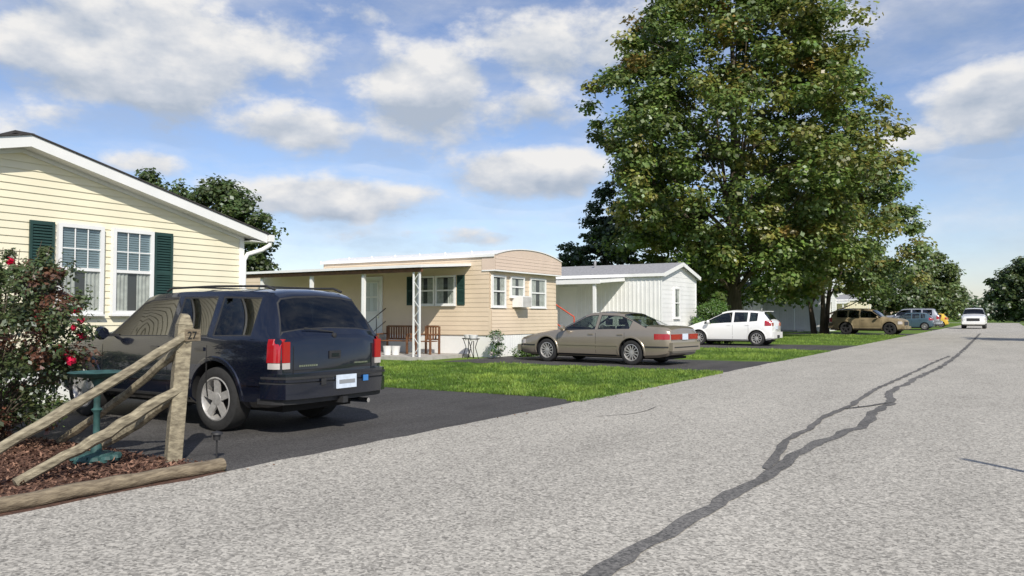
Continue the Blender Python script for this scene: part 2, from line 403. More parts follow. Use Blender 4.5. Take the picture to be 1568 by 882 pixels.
# split rail fence
DY=-.11
fo=(-6.46,4.72+DY,0); fe=empty('split_rail_fence',fo)
mb=MB()
def rail(p,q,w):
    p=Vector(p)+Vector((0,DY,0));q=Vector(q)+Vector((0,DY,0)); n=12; pts=[p.lerp(q,i/n)+Vector((R.uniform(-.008,.008),R.uniform(-.008,.008),R.uniform(-.010,.010)-.03*math.sin(i/n*math.pi))) for i in range(n+1)]
    mb.tube(pts,[w*(.86+.22*R.random()) for _ in pts],7,M_wood)
rail((-6.40,4.82,1.19),(-6.50,2.6,.03),.046)
rail((-6.42,4.76,.70),(-6.56,3.38,.04),.048)
rail((-6.42,4.70,1.02),(-8.3,4.66,.04),.042)
rail((-6.42,4.70,.62),(-7.6,4.66,.04),.042)
mb.make('rails',fe,fo,smooth=35)
mb=MB(); mb.T=Matrix.Translation((-6.46,4.68+DY,0))@Matrix.Rotation(math.radians(-4.5),4,'X')@Matrix.Rotation(math.radians(-25),4,'Z')
mb.bx(-.08,.08,-.065,.065,-.03,1.25,M_wood)
mb.add([(-.08,-.065,1.252),(.08,-.065,1.252),(.08,.065,1.252),(-.08,.065,1.252),(-.045,-.035,1.36),(.045,-.035,1.35),(.045,.035,1.34),(-.045,.035,1.36)],[(0,1,5,4),(1,2,6,5),(2,3,7,6),(3,0,4,7),(4,5,6,7)],M_wood)
mb.make('post',fe,fo,bevel=.008)
mb=MB(); mb.bx(-6.375,-6.355,4.72+DY,4.88+DY,1.10,1.21,M_wood2); mb.make('number_plaque',fe,fo,bevel=.004)
tx=bpy.data.curves.new('digits','FONT'); tx.body='27'; tx.size=.10; tx.extrude=.002; tx.materials.append(M_blk)
to=bpy.data.objects.new('digits',tx); COL.objects.link(to); to.parent=fe; to.location=(-6.352+6.46,4.735-4.72,1.12); to.rotation_euler=(math.pi/2,0,math.pi/2)

# bird bath
bo=(-7.05,4.2,0); be=empty('bird_bath',bo); mb=MB()
mb.lathe(bo,(0,0,1),[(0.0,.0),(0.02,.20),(.05,.20),(.06,.15),(.09,.14),(.10,.05),(.16,.045),(.2,.03),(.45,.028),(.48,.05),(.5,.028),(.70,.03),(.76,.06),(.79,.22),(.82,.25),(.825,.24),(.81,.20),(.79,.05),(.79,0)],24,M_teal)
for i in range(10):
    t=i*math.pi/5; mb.lathe((bo[0]+.16*math.cos(t),bo[1]+.16*math.sin(t),.045),(0,0,1),[(0,.06),(.03,.05),(.04,0)],8,M_teal)
mb.make('pedestal_and_bowl',be,bo,smooth=40)
so=(-6.20,4.84,0); mb=MB(); mb.cyl(so,(so[0],so[1],.2),.008,.008,8,M_plas); mb.lathe((so[0],so[1],.19),(0,0,1),[(0,.0),(0,.03),(.05,.035),(.052,.055),(.07,.05),(.085,.0)],12,M_plas)
mb.make('garden_light',None,so,smooth=40)

# ------------------------------------------------------------------ building helpers
def siding(mb,z0,z1,ext,pitch,m,prot=.014):
    z=z0
    while z<z1-1e-4:
        zt=min(z+pitch,z1); a0,b0=ext(z); a1,b1=ext(zt)
        if b0-a0<.05: break
        mb.add([(a0,prot,z),(b0,prot,z),(b1,.003,zt),(a1,.003,zt)],[(0,1,2,3)],m)
        mb.add([(a0,.001,z),(b0,.001,z),(b0,prot,z),(a0,prot,z)],[(0,1,2,3)],m)
        z=zt
def window(mb,u0,u1,z0,z1,fr=.05,split=True,munt=(0,0),blind=False,curt=True,base=.02,m=None):
    m=m or M_white; d=base
    mb.bx(u0,u1,d+.001,d+.004,z0,z1,M_room)
    for (a,b,c,e) in ((u0-fr,u0,z0-fr,z1+fr),(u1,u1+fr,z0-fr,z1+fr),(u0,u1,z0-fr,z0),(u0,u1,z1,z1+fr)):
        mb.bx(a,b,0,d+.06,c,e,m)
    mb.bx(u0-fr-.02,u1+fr+.02,0,d+.085,z0-fr-.03,z0-fr-.001,m)
    zm=(z0+z1)/2
    if split: mb.bx(u0,u1,d+.03,d+.05,zm-.025,zm+.025,m)
    if curt:
        n=40; top=zm if blind else z1-.02; P=[]
        for i in range(n+1):
            u=u0+(u1-u0)*i/n; k=abs(i/n-.5)*2
            if k<.2: continue
            P.append((u,d+.016+.009*math.sin(i*1.5),k))
        for s in (0,1):
            Q=[p for p in P if (p[0]<(u0+u1)/2)==(s==0)]
            for i in range(len(Q)-1): mb.add([(Q[i][0],Q[i][1],z0),(Q[i+1][0],Q[i+1][1],z0),(Q[i+1][0],Q[i+1][1],top),(Q[i][0],Q[i][1],top)],[(0,1,2,3)],M_curt)
    if blind:
        z=zm+.03
        while z<z1-.01:
            mb.add([(u0,d+.008,z),(u1,d+.008,z),(u1,d+.020,z+.028),(u0,d+.020,z+.028)],[(0,1,2,3)],M_blind); z+=.038
    nu,nz=munt
    for i in range(1,nu):
        u=u0+(u1-u0)*i/nu; mb.bx(u-.009,u+.009,d+.040,d+.047,zm+.025,z1,m)
    for i in range(1,nz):
        z=zm+(z1-zm)*i/nz; mb.bx(u0,u1,d+.0405,d+.0465,z-.009,z+.009,m)
    mb.add([(u0,d+.035,z0),(u1,d+.035,z0),(u1,d+.035,z1),(u0,d+.035,z1)],[(0,1,2,3)],M_glass)
def shutter(mb,u0,u1,z0,z1):
    mb.bx(u0,u0+.04,.015,.05,z0,z1,M_green); mb.bx(u1-.04,u1,.015,.05,z0,z1,M_green)
    zm=(z0+z1)/2
    for (a,b) in ((z0,z0+.06),(zm-.03,zm+.03),(z1-.06,z1)): mb.bx(u0+.04,u1-.04,.016,.048,a,b,M_green)
    z=z0+.06
    while z<z1-.06:
        mb.add([(u0+.04,.045,z),(u1-.04,.045,z),(u1-.04,.02,z+.045),(u0+.04,.02,z+.045)],[(0,1,2,3)],M_green); z+=.045
    mb.bx(u0+.03,u1-.03,.012,.018,z0+.02,z1-.02,M_green)

# ------------------------------------------------------------------ cream house
HX=-12.5; y0,y1=2.1,10.3; yp=6.2; ze=2.98; zp=3.98
ho=(HX,yp,0); he=empty('cream_house',ho)
slope=(zp-ze)/(y1-yp)
top=lambda y: zp-abs(y-yp)*slope-.06
mb=MB()
P=[(HX-.02,y0,0),(HX-.02,y1,0),(HX-.02,y1,top(y1)),(HX-.02,yp,top(yp)),(HX-.02,y0,top(y0))]
Q=[(-27,p[1],p[2]) for p in P]
mb.add(P+Q,[(0,1,2,3,4),(9,8,7,6,5)]+[(i,(i+1)%5,5+(i+1)%5,5+i) for i in range(5)],M_cream)
mb.T=frame((HX-.005,0,0),(0,1,0),(1,0,0))
def ext(z):
    if z<=top(y1): return (y0,y1-.09)
    k=(zp-.06-z)/slope; return (yp-k,yp+k) if k>0 else (0,0)
siding(mb,.62,zp-.08,ext,.112,M_cream,.018)
mb.bx(y0,y1,-.01,.008,.0,.6,M_white)
mb.make('walls',he,ho)
mb=MB(); mb.T=frame((HX,0,0),(0,1,0),(1,0,0))
mb.bx(y1-.09,y1+.015,-.02,.024,.6,ze-.05,M_white)
for s in (1,-1):
    yy=yp+s*4.45; zz=zp-4.45*slope
    for (n0,n1,dz0,dz1,mm) in ((.26,.285,-.14,.03,M_white),(.0,.26,-.135,-.115,M_white)):
        a=[(yp,n0,zp+dz0),(yp,n1,zp+dz0),(yp,n1,zp+dz1),(yp,n0,zp+dz1)]; b=[(yy,n0,zz+dz0),(yy,n1,zz+dz0),(yy,n1,zz+dz1),(yy,n0,zz+dz1)]
        mb.add(a+b,[(0,1,5,4),(1,2,6,5),(2,3,7,6),(3,0,4,7),(4,5,6,7),(3,2,1,0)],mm)
    a=[(yp,.0,zp-.20),(yp,.03,zp-.20),(yp,.03,zp-.137),(yp,.0,zp-.137)]; b=[(yp+s*4.1,n,z-4.1*slope) for (y,n,z) in a]
    mb.add(a+b,[(0,1,5,4),(1,2,6,5),(2,3,7,6),(3,0,4,7)],M_white)
mb.make('rake_fascia',he,ho)
mb=MB()
for s in (1,-1):
    yy=yp+s*4.47; zz=zp-4.47*slope+.035
    a=[(HX+.31,yp,zp+.035),(-27.3,yp,zp+.035),(-27.3,yy,zz),(HX+.31,yy,zz)]; b=[(x,y,z+.02) for x,y,z in a]
    mb.add(a+b,[(3,2,1,0),(4,5,6,7),(0,1,5,4),(1,2,6,5),(2,3,7,6),(3,0,4,7)],M_dkroof)
    g0,g1=(yy,yy+.12) if s>0 else (yy-.12,yy)
    mb.bx(-27,HX+.33,g0,g1,zz-.14,zz-.01,M_white)
    mb.bx(-27,HX+.26,min(yy,yp+s*4.1),max(yy,yp+s*4.1)-.001,zz-.16,zz-.145,M_white)
mb.bx(-26,HX+.1,yp-.14,yp+.14,zp+.056,zp+.10,M_dkroof)
mb.make('roof',he,ho)
mb=MB()
mb.tube([(HX+.27,10.73,2.80),(HX+.27,10.73,2.72),(HX+.2,10.6,2.62),(HX+.09,10.34,2.52),(HX+.075,10.27,2.40),(HX+.075,10.26,.2)],[.045]*6,8,M_white)
mb.make('downspout',he,ho,smooth=50)
mb=MB(); mb.T=frame((HX,0,0),(0,1,0),(1,0,0))
for (a,b) in ((6.80,7.42),(7.69,8.31)): window(mb,a,b,1.42,2.72,.06,True,(3,2),True,True,.02)
mb.make('windows',he,ho)
mb=MB(); mb.T=frame((HX,0,0),(0,1,0),(1,0,0))
shutter(mb,6.33,6.70,1.36,2.78); shutter(mb,8.40,8.75,1.36,2.78)
mb.make('shutters',he,ho)

# ------------------------------------------------------------------ tan mobile home
TX=-14.1; ty0,ty1=21.4,25.8; to_=(TX,23.6,0); te=empty('tan_mobile_home',to_)
def arch(y): k=(y-(ty0+ty1)/2)/((ty1-ty0)/2); return 3.30+.27*(1-abs(k)**2.2)
ysec=[ty0+(ty1-ty0)*i/14 for i in range(15)]
mb=MB()
def prism(x0,x1,zb,off,m,dz=0):
    P=[(x0,ty0-off,zb)]+[(x0,ty0-off+(ty1-ty0+2*off)*i/14,arch(ysec[i])+dz) for i in range(15)]+[(x0,ty1+off,zb)]
    n=len(P); Q=[(x1,p[1],p[2]) for p in P]
    mb.add(P+Q,[list(range(n))[::-1],list(range(n,2*n))]+[(i,(i+1)%n,n+(i+1)%n,n+i) for i in range(n)],m)
prism(TX-7.4,TX-.02,.7,0,M_tan)
mb.bx(-27,TX-7.4,ty0+.01,ty1-.01,.7,3.0,M_tan)
mb.T=frame((0,ty0,0),(1,0,0),(0,-1,0)); siding(mb,.72,3.27,lambda z:(-21.4,TX-.02),.15,M_tan,.014); siding(mb,.72,2.95,lambda z:(-26.9,-21.45),.15,M_tan,.012)
mb.T=frame((TX,0,0),(0,1,0),(1,0,0)); siding(mb,1.58,2.80,lambda z:(ty0,ty1),.15,M_tan,.016)
mb.T=frame((TX+.06,0,0),(0,1,0),(1,0,0)); siding(mb,.72,1.55,lambda z:(ty0-.01,ty1+.01),.12,M_tan,.014)
mb.T=Matrix.Identity(4); mb.bx(TX-.05,TX+.055,ty0-.012,ty1+.012,.72,1.56,M_tan)
mb.make('walls',te,to_)
mb=MB(); prism(TX-.3,TX+.22,2.82,.03,M_tan2)
mb.T=frame((TX+.22,0,0),(0,1,0),(1,0,0)); siding(mb,2.84,3.3,lambda z:(ty0-.03,ty1+.03),.11,M_tan2,.012)
mb.T=Matrix.Identity(4); mb.bx(TX-.3,TX+.235,ty0-.04,ty1+.04,2.78,2.822,M_white); mb.make('front_visor',te,to_)
mb=MB()
def roofshell(x0,x1,t,m):
    for i in range(14):
        a=(ty0-.05+(ty1-ty0+.1)*i/14); b=(ty0-.05+(ty1-ty0+.1)*(i+1)/14); za=arch(ysec[i])+.006; zb=arch(ysec[i+1])+.006
        mb.add([(x0,a,za),(x1,a,za),(x1,b,zb),(x0,b,zb),(x0,a,za+t),(x1,a,za+t),(x1,b,zb+t),(x0,b,zb+t)],[(3,2,1,0),(4,5,6,7),(0,1,5,4),(2,3,7,6),(1,2,6,5),(3,0,4,7)],m)
roofshell(TX-7.5,TX+.25,.03,M_white)
mb.bx(-27.1,TX-7.51,ty0-.06,ty1+.06,3.0,3.06,M_white)
mb.bx(TX-7.5,TX+.2,ty0-.075,ty0-.052,3.24,3.32,M_white)
for i in range(9): mb.bx(TX-7.5+.85*i,TX-7.47+.85*i,ty0-.076,ty0-.04,3.32,3.37,M_white)
for i in range(6): mb.cyl((TX-1-i*1.1,ty0+.4,3.4),(TX-1-i*1.1,ty0+.4,3.50),.03,.03,6,M_white)
mb.make('roof',te,to_)
mb=MB(); mb.bx(-27,TX+.02,ty0+.03,ty0+.06,0,.70,M_white); mb.bx(TX+.02,TX+.05,ty0+.03,ty1-.03,0,.70,M_white)
for i in range(30): mb.bx(TX+.05,TX+.056,ty0+.04+i*.147,ty0+.06+i*.147,.01,.69,M_white)
mb.make('skirting',te,to_)
mb=MB(); mb.T=frame((TX,0,0),(0,1,0),(1,0,0))
for (a,b,c,d) in ((21.50,22.2,1.68,2.60),(22.62,23.4,2.02,2.60),(23.92,24.9,1.68,2.60)):
    window(mb,a,b,c,d,.06,True,(0,0),False,True,.02)
mb.T=frame((0,ty0,0),(1,0,0),(0,-1,0))
window(mb,-17.05,-16.35,1.75,2.62,.06,True,(0,0),False,True); window(mb,-16.2,-15.5,1.75,2.62,.06,True,(0,0),False,True)
shutter(mb,-17.5,-17.15,1.7,2.68); shutter(mb,-15.38,-15.08,1.7,2.68)
mb.make('windows_and_shutters',te,to_)
mb=MB(); mb.T=frame((0,ty0,0),(1,0,0),(0,-1,0))
mb.bx(-19.6,-18.6,.014,.05,.7,2.72,M_white); window(mb,-19.4,-18.8,1.5,2.5,.04,True,(0,0),False,True,.03); mb.bx(-18.78,-18.74,.05,.09,1.25,1.37,M_chrome)
mb.make('door',te,to_)
mb=MB(); mb.T=frame((TX,0,0),(0,1,0),(1,0,0)); mb.bx(22.72,23.35,.02,.42,1.63,2.0,M_white)
for i in range(8): mb.bx(22.76,23.31,.42,.43,1.66+i*.04,1.68+i*.04,M_conc)
mb.make('air_conditioner',te,to_,bevel=.008)
mb=MB(); px0,px1=-24.5,-14.85; po=18.75
P=[(px0,po,2.80),(px1,po,2.80),(px1,ty0-.02,2.98),(px0,ty0-.02,2.98)]
mb.add(P+[(x,y,z+.05) for x,y,z in P],[(3,2,1,0),(4,5,6,7),(0,1,5,4),(1,2,6,5),(2,3,7,6),(3,0,4,7)],M_white)
mb.bx(px0,px1+.03,po-.03,po-.001,2.79,2.87,M_white)
mb.beam((px1+.016,po,2.83),(px1+.016,ty0-.02,3.01),.03,.08,M_white)
for i in range(38):
    x=px0+.15+i*.255; mb.beam((x,po+.02,2.78),(x,ty0-.04,2.96),.02,.04,M_plas)
mb.beam((px0,po+.12,2.72),(px1-.02,po+.12,2.72),.05,.12,M_bench)
mb.make('porch_roof',te,to_)
mb=MB()
def lattice(x,y,ztop):
    for dx in (-.12,.12): mb.bx(x+dx-.022,x+dx+.022,y-.022,y+.022,.1,ztop,M_white)
    mb.bx(x-.14,x-.10,y+.2,y+.24,.1,ztop,M_white)
    z=.15;k=0
    while z<ztop-.3:
        mb.beam((x-.12,y,z),(x+.12,y,z+.28),.012,.018,M_white) if k%2==0 else mb.beam((x+.12,y,z),(x-.12,y,z+.28),.012,.018,M_white)
        z+=.28;k+=1
lattice(-15.1,18.9,2.78)
for x in (-17.3,-19.6,-22): mb.bx(x-.05,x+.05,18.93,19.03,.1,2.78,M_white)
mb.make('porch_posts',te,to_)
mb=MB(); mb.bx(px0,px1,po-.05,ty0+.02,-.02,.10,M_conc)
mb.bx(-19.8,-18.4,20.3,21.36,.10,.40,M_conc); mb.bx(-19.7,-18.5,20.7,21.36,.40,.68,M_conc)
mb.make('porch_slab_and_steps',te,to_)
mb=MB()
for x in (-18.42,-19.8):
    mb.tube([(x,20.35,.1),(x,20.35,1.05),(x,21.33,1.6)],[.018]*3,6,M_blk); mb.tube([(x,20.85,.4),(x,20.85,1.3)],[.012]*2,6,M_blk); mb.tube([(x,20.35,.6),(x,21.33,1.15)],[.012]*2,6,M_blk)
mb.make('stair_railing',te,to_)

# porch furniture
def seat(name,bo,hw):
    mb=MB(); mb.T=Matrix.Translation(bo)
    for x in (-hw,hw):
        mb.bx(x-.03,x+.03,-.27,-.21,0,.62,M_bench); mb.bx(x-.03,x+.03,.2,.26,0,.9,M_bench); mb.bx(x-.035,x+.035,-.29,.26,.62,.66,M_bench)
    for i in range(5): mb.bx(-hw+.03,hw-.03,-.26+i*.095,-.19+i*.095,.40,.43,M_bench)
    n=int((2*hw-.1)/.105)
    for i in range(n): mb.bx(-hw+.06+i*.105,-hw+.12+i*.105,.21,.235,.5,.86,M_bench)
    mb.bx(-hw+.03,hw-.03,.2,.25,.86,.92,M_bench); mb.bx(-hw+.03,hw-.03,.205,.245,.45,.5,M_bench)
    mb.make(name,None,bo,bevel=.006)
seat('porch_bench',(-17.2,20.5,.1),.62)
seat('porch_chair',(-15.9,20.5,.1),.27)
for (x,y) in ((-16.5,19.6),(-16.75,19.5)):
    mb=MB(); mb.lathe((x,y,.1),(0,0,1),[(0,0),(0,.11),(.26,.15),(.28,.16),(.28,.13),(.25,0)],12,M_white); mb.make('flower_pot',None,(x,y,.1),smooth=40)
for (x,y) in ((-14.6,20.9),(-14.2,20.6)):
    mb=MB()
    for k in range(3):
        t=k*2.1; mb.tube([(x+.2*math.cos(t),y+.2*math.sin(t),0),(x+.08*math.cos(t),y+.08*math.sin(t),.35),(x+.18*math.cos(t),y+.18*math.sin(t),.62)],[.013]*3,5,M_blk)
    mb.lathe((x,y,.6),(0,0,1),[(0,.19),(.03,.21),(.03,.19),(0,.17)],14,M_blk); mb.lathe((x,y,.56),(0,0,1),[(0,0),(0,.1),(.18,.15),(.18,0)],12,M_white)
    mb.make('plant_stand',None,(x,y,0),smooth=40)
mb=MB()
mb.tube([(-13.6,26.3,0),(-13.6,26.3,1.3),(-14.6,26.3,1.9)],[.03]*3,6,M_redrail); mb.tube([(-13.6,26.3,.6),(-14.6,26.3,1.2)],[.025]*2,6,M_redrail); mb.bx(-14.6,-13.6,26.2,27.2,.0,.35,M_redrail); mb.bx(-15.2,-14.3,26.2,27.2,.0,.65,M_redrail)
mb.make('red_steps')

# ------------------------------------------------------------------ white mobile homes
def white_home(loc,L=16,W=4.6,ze=3.2,zp=3.75,porch=True,wallm=None,name='white_mobile_home',px=1.9):
    X,Y=loc; o=(X,Y,0); e=empty(name,o); wallm=wallm or M_wmetal
    mb=MB(); a,b=Y,Y+W; c=(a+b)/2
    P=[(X,a,.0),(X,b,.0),(X,b,ze),(X,c,zp),(X,a,ze)]; Q=[(X-L,p[1],p[2]) for p in P]
    mb.add(P+Q,[(0,1,2,3,4),(9,8,7,6,5)]+[(i,(i+1)%5,5+(i+1)%5,5+i) for i in range(5)],wallm)
    x=X-.1
    while x>X-L: mb.bx(x-.03,x+.03,a-.018,a-.001,.65,ze-.05,wallm); x-=.2
    mb.T=frame((X,0,0),(0,1,0),(1,0,0)); sl=(zp-ze)/(W/2)
    siding(mb,.7,zp-.1,lambda z:(a,b) if z<ze else (c-(zp-z)/sl,c+(zp-z)/sl),.2,wallm,.012); mb.T=Matrix.Identity(4)
    mb.make('walls',e,o)
    mb=MB()
    for s in (1,-1):
        yy=c+s*(W/2+.12); zz=ze-.12*sl
        Pq=[(X+.2,c,zp+.01),(X-L-.1,c,zp+.01),(X-L-.1,yy,zz+.01),(X+.2,yy,zz+.01)]
        mb.add(Pq+[(x,y,z+.04) for x,y,z in Pq],[(3,2,1,0),(4,5,6,7),(0,1,5,4),(1,2,6,5),(2,3,7,6),(3,0,4,7)],M_gray)
        mb.beam((X+.215,c,zp-.04),(X+.215,yy,zz-.04),.03,.17,M_white)
        mb.bx(X-L,X+.2,min(yy,yy+s*.05),max(yy,yy+s*.05),zz-.1,zz+.03,M_white)
    for s in (1,-1): mb.bx(X-.0,X+.03,(a-.02 if s<0 else b-.07),(a+.07 if s<0 else b+.02),.6,ze-.1,M_white)
    for xx in (X-4,X-9): mb.cyl((xx,c-.6,zp-.3),(xx,c-.6,zp+.25),.06,.06,8,M_gray)
    mb.make('roof_and_trim',e,o)
    mb=MB(); mb.T=frame((X,0,0),(0,1,0),(1,0,0)); window(mb,c-.75,c-.15,1.3,2.55,.08,True,(0,0),False,True)
    mb.T=frame((0,a-.02,0),(1,0,0),(0,-1,0))
    for x in (X-6.5,X-10): window(mb,x,x+.9,1.6,2.5,.06,True,(0,0),False,True)
    mb.bx(X-5,X-4.1,0,.04,.7,2.7,M_white)
    mb.make('windows_and_door',e,o)
    if porch:
        mb=MB(); p0,p1=X-10,X-px; yo=a-2.6
        Pq=[(p0,yo,2.78),(p1,yo,2.78),(p1,a-.03,2.95),(p0,a-.03,2.95)]
        mb.add(Pq+[(x,y,z+.05) for x,y,z in Pq],[(3,2,1,0),(4,5,6,7),(0,1,5,4),(1,2,6,5),(2,3,7,6),(3,0,4,7)],M_white)
        mb.bx(p0,p1+.02,yo-.04,yo-.001,2.70,2.88,M_white); mb.beam((p1+.02,yo,2.80),(p1+.02,a-.03,2.97),.03,.14,M_white)
        for x in (p1-.3,p1-3.0,p1-5.6,p0+.1): mb.bx(x-.06,x+.06,yo+.05,yo+.17,0,2.78,M_white)
        mb.bx(p0,p1,yo,a-.02,-.02,.12,M_conc)
        mb.make('carport',e,o)
    return e
white_home((-12.8,33.0),px=1.7)
white_home((-15.5,55.5),porch=True)
white_home((-13.2,73),porch=True,wallm=M_wmetal)
white_home((-13.0,96),porch=True,wallm=M_cream,name='cream_mobile_home')
white_home((-12,118),porch=False,wallm=M_tan,name='tan_gabled_home')
white_home((-10.5,140),porch=False)
white_home((-9,158),porch=False,wallm=M_cream,name='cream_mobile_home')
white_home((34,190),porch=False)

# ------------------------------------------------------------------ vehicles
def ring(st):
    x,w,zb,zt,wr,top=st; h=zt-zb
    return [(0,zb),(.86*w,zb),(.965*w,zb+.07),(.995*w,zb+.28*h),(w,zb+.6*h),(.985*w,zt-.05),(.955*w,zt),(wr,top-.085),(.92*wr,top-.028),(.58*wr,top),(0,top+.014)]
def station(sts,x):
    xs=[s[0] for s in sts][::-1]; return tuple([x]+[float(np.interp(x,xs,[s[k] for s in sts][::-1])) for k in range(1,6)])
def surfy(sts,x,z):
    h=ring(station(sts,x))[1:8]
    return float(np.interp(z,[p[1] for p in h],[p[0] for p in h]))
def vehicle(name,sts,sidewin,ws,rw,axles,wr_,paint,glass,loc,rz,sc=1,doors=(),details=None,arch_k=1.17,spokes=5,tw=.22,interior=True,rimm=None):
    e=empty(name,loc,rz,sc)
    n=20
    bm=bmesh.new(); rings=[]
    for s in sts:
        h=ring(s); pts=[(s[0],y,z) for y,z in h]+[(s[0],-y,z) for y,z in h[1:-1][::-1]]
        rings.append([bm.verts.new(p) for p in pts])
    fd={}
    for i in range(len(sts)-1):
        for k in range(n):
            f=bm.faces.new((rings[i][k],rings[i][(k+1)%n],rings[i+1][(k+1)%n],rings[i+1][k])); fd[(i,k)]=f
    bm.faces.new(rings[0][::-1]); bm.faces.new(rings[-1])
    bmesh.ops.recalc_face_normals(bm,faces=bm.faces)
    xs=[s[0] for s in sts]
    def grp(a,b,ks):
        return [fd[(i,k)] for i in range(len(sts)-1) for k in ks if xs[i]<=a+1e-4 and xs[i+1]>=b-1e-4]
    groups=[]
    for (a,b) in sidewin: groups.append(grp(a,b,[6])); groups.append(grp(a,b,[13]))
    groups.append(grp(ws[0],ws[1],[7,8,9,10,11,12])); groups.append(grp(rw[0],rw[1],[7,8,9,10,11,12]))
    for g in groups:
        bmesh.ops.inset_region(bm,faces=g,thickness=.010,depth=0,use_even_offset=True,use_boundary=True)
        r2=bmesh.ops.inset_region(bm,faces=g,thickness=.018,depth=-.010,use_even_offset=True,use_boundary=True)
        for f in r2['faces']: f.material_index=2
        for f in g: f.material_index=1
    me=bpy.data.meshes.new('body'); bm.to_mesh(me); bm.free()
    for m in (paint,glass,M_plas,M_dark): me.materials.append(m)
    ob=bpy.data.objects.new('body',me); COL.objects.link(ob)
    cb=MB(); [cb.mi(m) for m in (paint,glass,M_plas,M_dark)]
    W=max(s[1] for s in sts)
    for ax in axles:
        for s in (1,-1): cb.cyl((ax,s*(W-.36),wr_*1.02),(ax,s*(W+.2),wr_*1.02),wr_*arch_k,wr_*arch_k,36,M_dark)
    co=cb.make('cutter'); md=ob.modifiers.new('b','BOOLEAN'); md.object=co; md.solver='EXACT'; md.operation='DIFFERENCE'
    bpy.context.view_layer.update(); dg=bpy.context.evaluated_depsgraph_get(); me2=bpy.data.meshes.new_from_object(ob.evaluated_get(dg)); ob.modifiers.clear(); ob.data=me2
    bpy.data.objects.remove(co)
    me2.polygons.foreach_set('use_smooth',[True]*len(me2.polygons)); me2.set_sharp_from_angle(angle=math.radians(30))
    ob.parent=e
    mb=MB(); r=wr_; rm=rimm or M_rim
    for ax in axles:
        for s in (1,-1):
            c=(ax,s*(W-.02-tw/2),r); d=(0,s,0); h=tw/2
            mb.lathe(c,d,[(-h,0),(-h,r*.6),(-h*1.02,r*.85),(-h*.85,r*.97),(-h*.5,r),(h*.5,r),(h*.85,r*.97),(h*1.0,r*.87),(h*1.02,r*.75),(h*.9,r*.66)],32,M_tire)
            mb.lathe(c,d,[(h*.93,r*.68),(h*.97,r*.64),(h*.8,r*.61),(h*.1,r*.57)],32,rm)
            mb.lathe(c,d,[(h*.1,r*.58),(h*.1,0)],24,M_dark)
            mb.lathe(c,d,[(h*.5,r*.22),(h*.82,r*.19),(h*.86,r*.08),(h*.86,0)],16,rm)
            for k in range(spokes):
                t=2*math.pi*k/spokes+.3; dv=Vector((math.cos(t),0,math.sin(t))); cc=Vector(c)
                p=cc+dv*r*.13+Vector((0,s*h*.66,0)); q=cc+dv*r*.63+Vector((0,s*h*.72,0))
                mb.beam(p,q,(r*.24 if spokes<7 else r*.085),h*.22,rm,up=(0,1,0))
    mb.make('wheels',e,smooth=35)
    mb=MB()
    def patch(x0,x1,z0,z1,off,m,side,nx=6,nz=4):
        P=[]
        for i in range(nx+1):
            for j in range(nz+1):
                x=x0+(x1-x0)*i/nx; z=z0+(z1-z0)*j/nz; P.append((x,side*(surfy(sts,x,z)+off),z))
        F=[(i*(nz+1)+j,(i+1)*(nz+1)+j,(i+1)*(nz+1)+j+1,i*(nz+1)+j+1) for i in range(nx) for j in range(nz)]
        Bd=[(x,y-side*(off+.012),z) for x,y,z in P]; N0=len(P)
        idx=[i*(nz+1) for i in range(nx+1)]+[nx*(nz+1)+j for j in range(1,nz+1)]+[i*(nz+1)+nz for i in range(nx-1,-1,-1)]+[j for j in range(nz-1,0,-1)]
        F+=[(idx[k],idx[(k+1)%len(idx)],N0+idx[(k+1)%len(idx)],N0+idx[k]) for k in range(len(idx))]
        mb.add(P+Bd,F,m)
    for s in (1,-1):
        for x in doors:
            st=station(sts,x); patch(x-.004,x+.004,st[2]+.10,st[3]-.01,.0015,M_dark,s,1,8)
        for ax in axles:
            P=[];K=20
            for i in range(K+1):
                t=math.pi*(-.06+1.12*i/K)
                for rr,oo in ((r*arch_k*.985,-.01),(r*arch_k*1.0,.012),(r*arch_k*1.09,.012),(r*arch_k*1.13,-.004)):
                    x=ax+math.cos(t)*rr; z=r*1.02+math.sin(t)*rr; P.append((x,s*(surfy(sts,x,max(z,.05))+oo),z))
            mb.add(P,[(i*4+j,i*4+j+1,(i+1)*4+j+1,(i+1)*4+j) for i in range(K) for j in range(3)],paint)
    if details: details(mb,patch,sts)
    if interior:
        zb=sts[3][2]
        mb.bx(rw[1]+.15,ws[0]-.1,-W*.8,W*.8,zb+.28,zb+.3,M_dark)
        zs=sts[len(sts)//2][3]
        for x in (ws[1]-.55,ws[1]-1.45):
            for y in (-.36,.36):
                mb.bx(x-.12,x,y-.22,y+.22,zb+.3,zs+.10,M_seat); mb.bx(x-.1,x-.01,y-.12,y+.12,zs+.13,zs+.30,M_seat)
        mb.bx(ws[0]-.5,ws[0]-.12,-W*.75,W*.75,zb+.5,zs-.02,M_dark)
        mb.lathe((ws[1]+.02,.36,zs+.02),(-.9,0,.4),[(0,.17),(.02,.185),(.03,.17),(.02,.155),(0,.17)],16,M_plas)
    mb.make('trim_and_lights',e,smooth=35)
    return e

def mirror(mb,x,y,z,paint,s):
    mb.lathe((x,s*(y+.16),z),(1,0,0),[(-.06,0),(-.055,.07),(0,.09),(.05,.06),(.07,0)],10,paint); mb.beam((x,s*(y-.06),z-.03),(x,s*(y+.12),z-.02),.05,.035,M_plas)

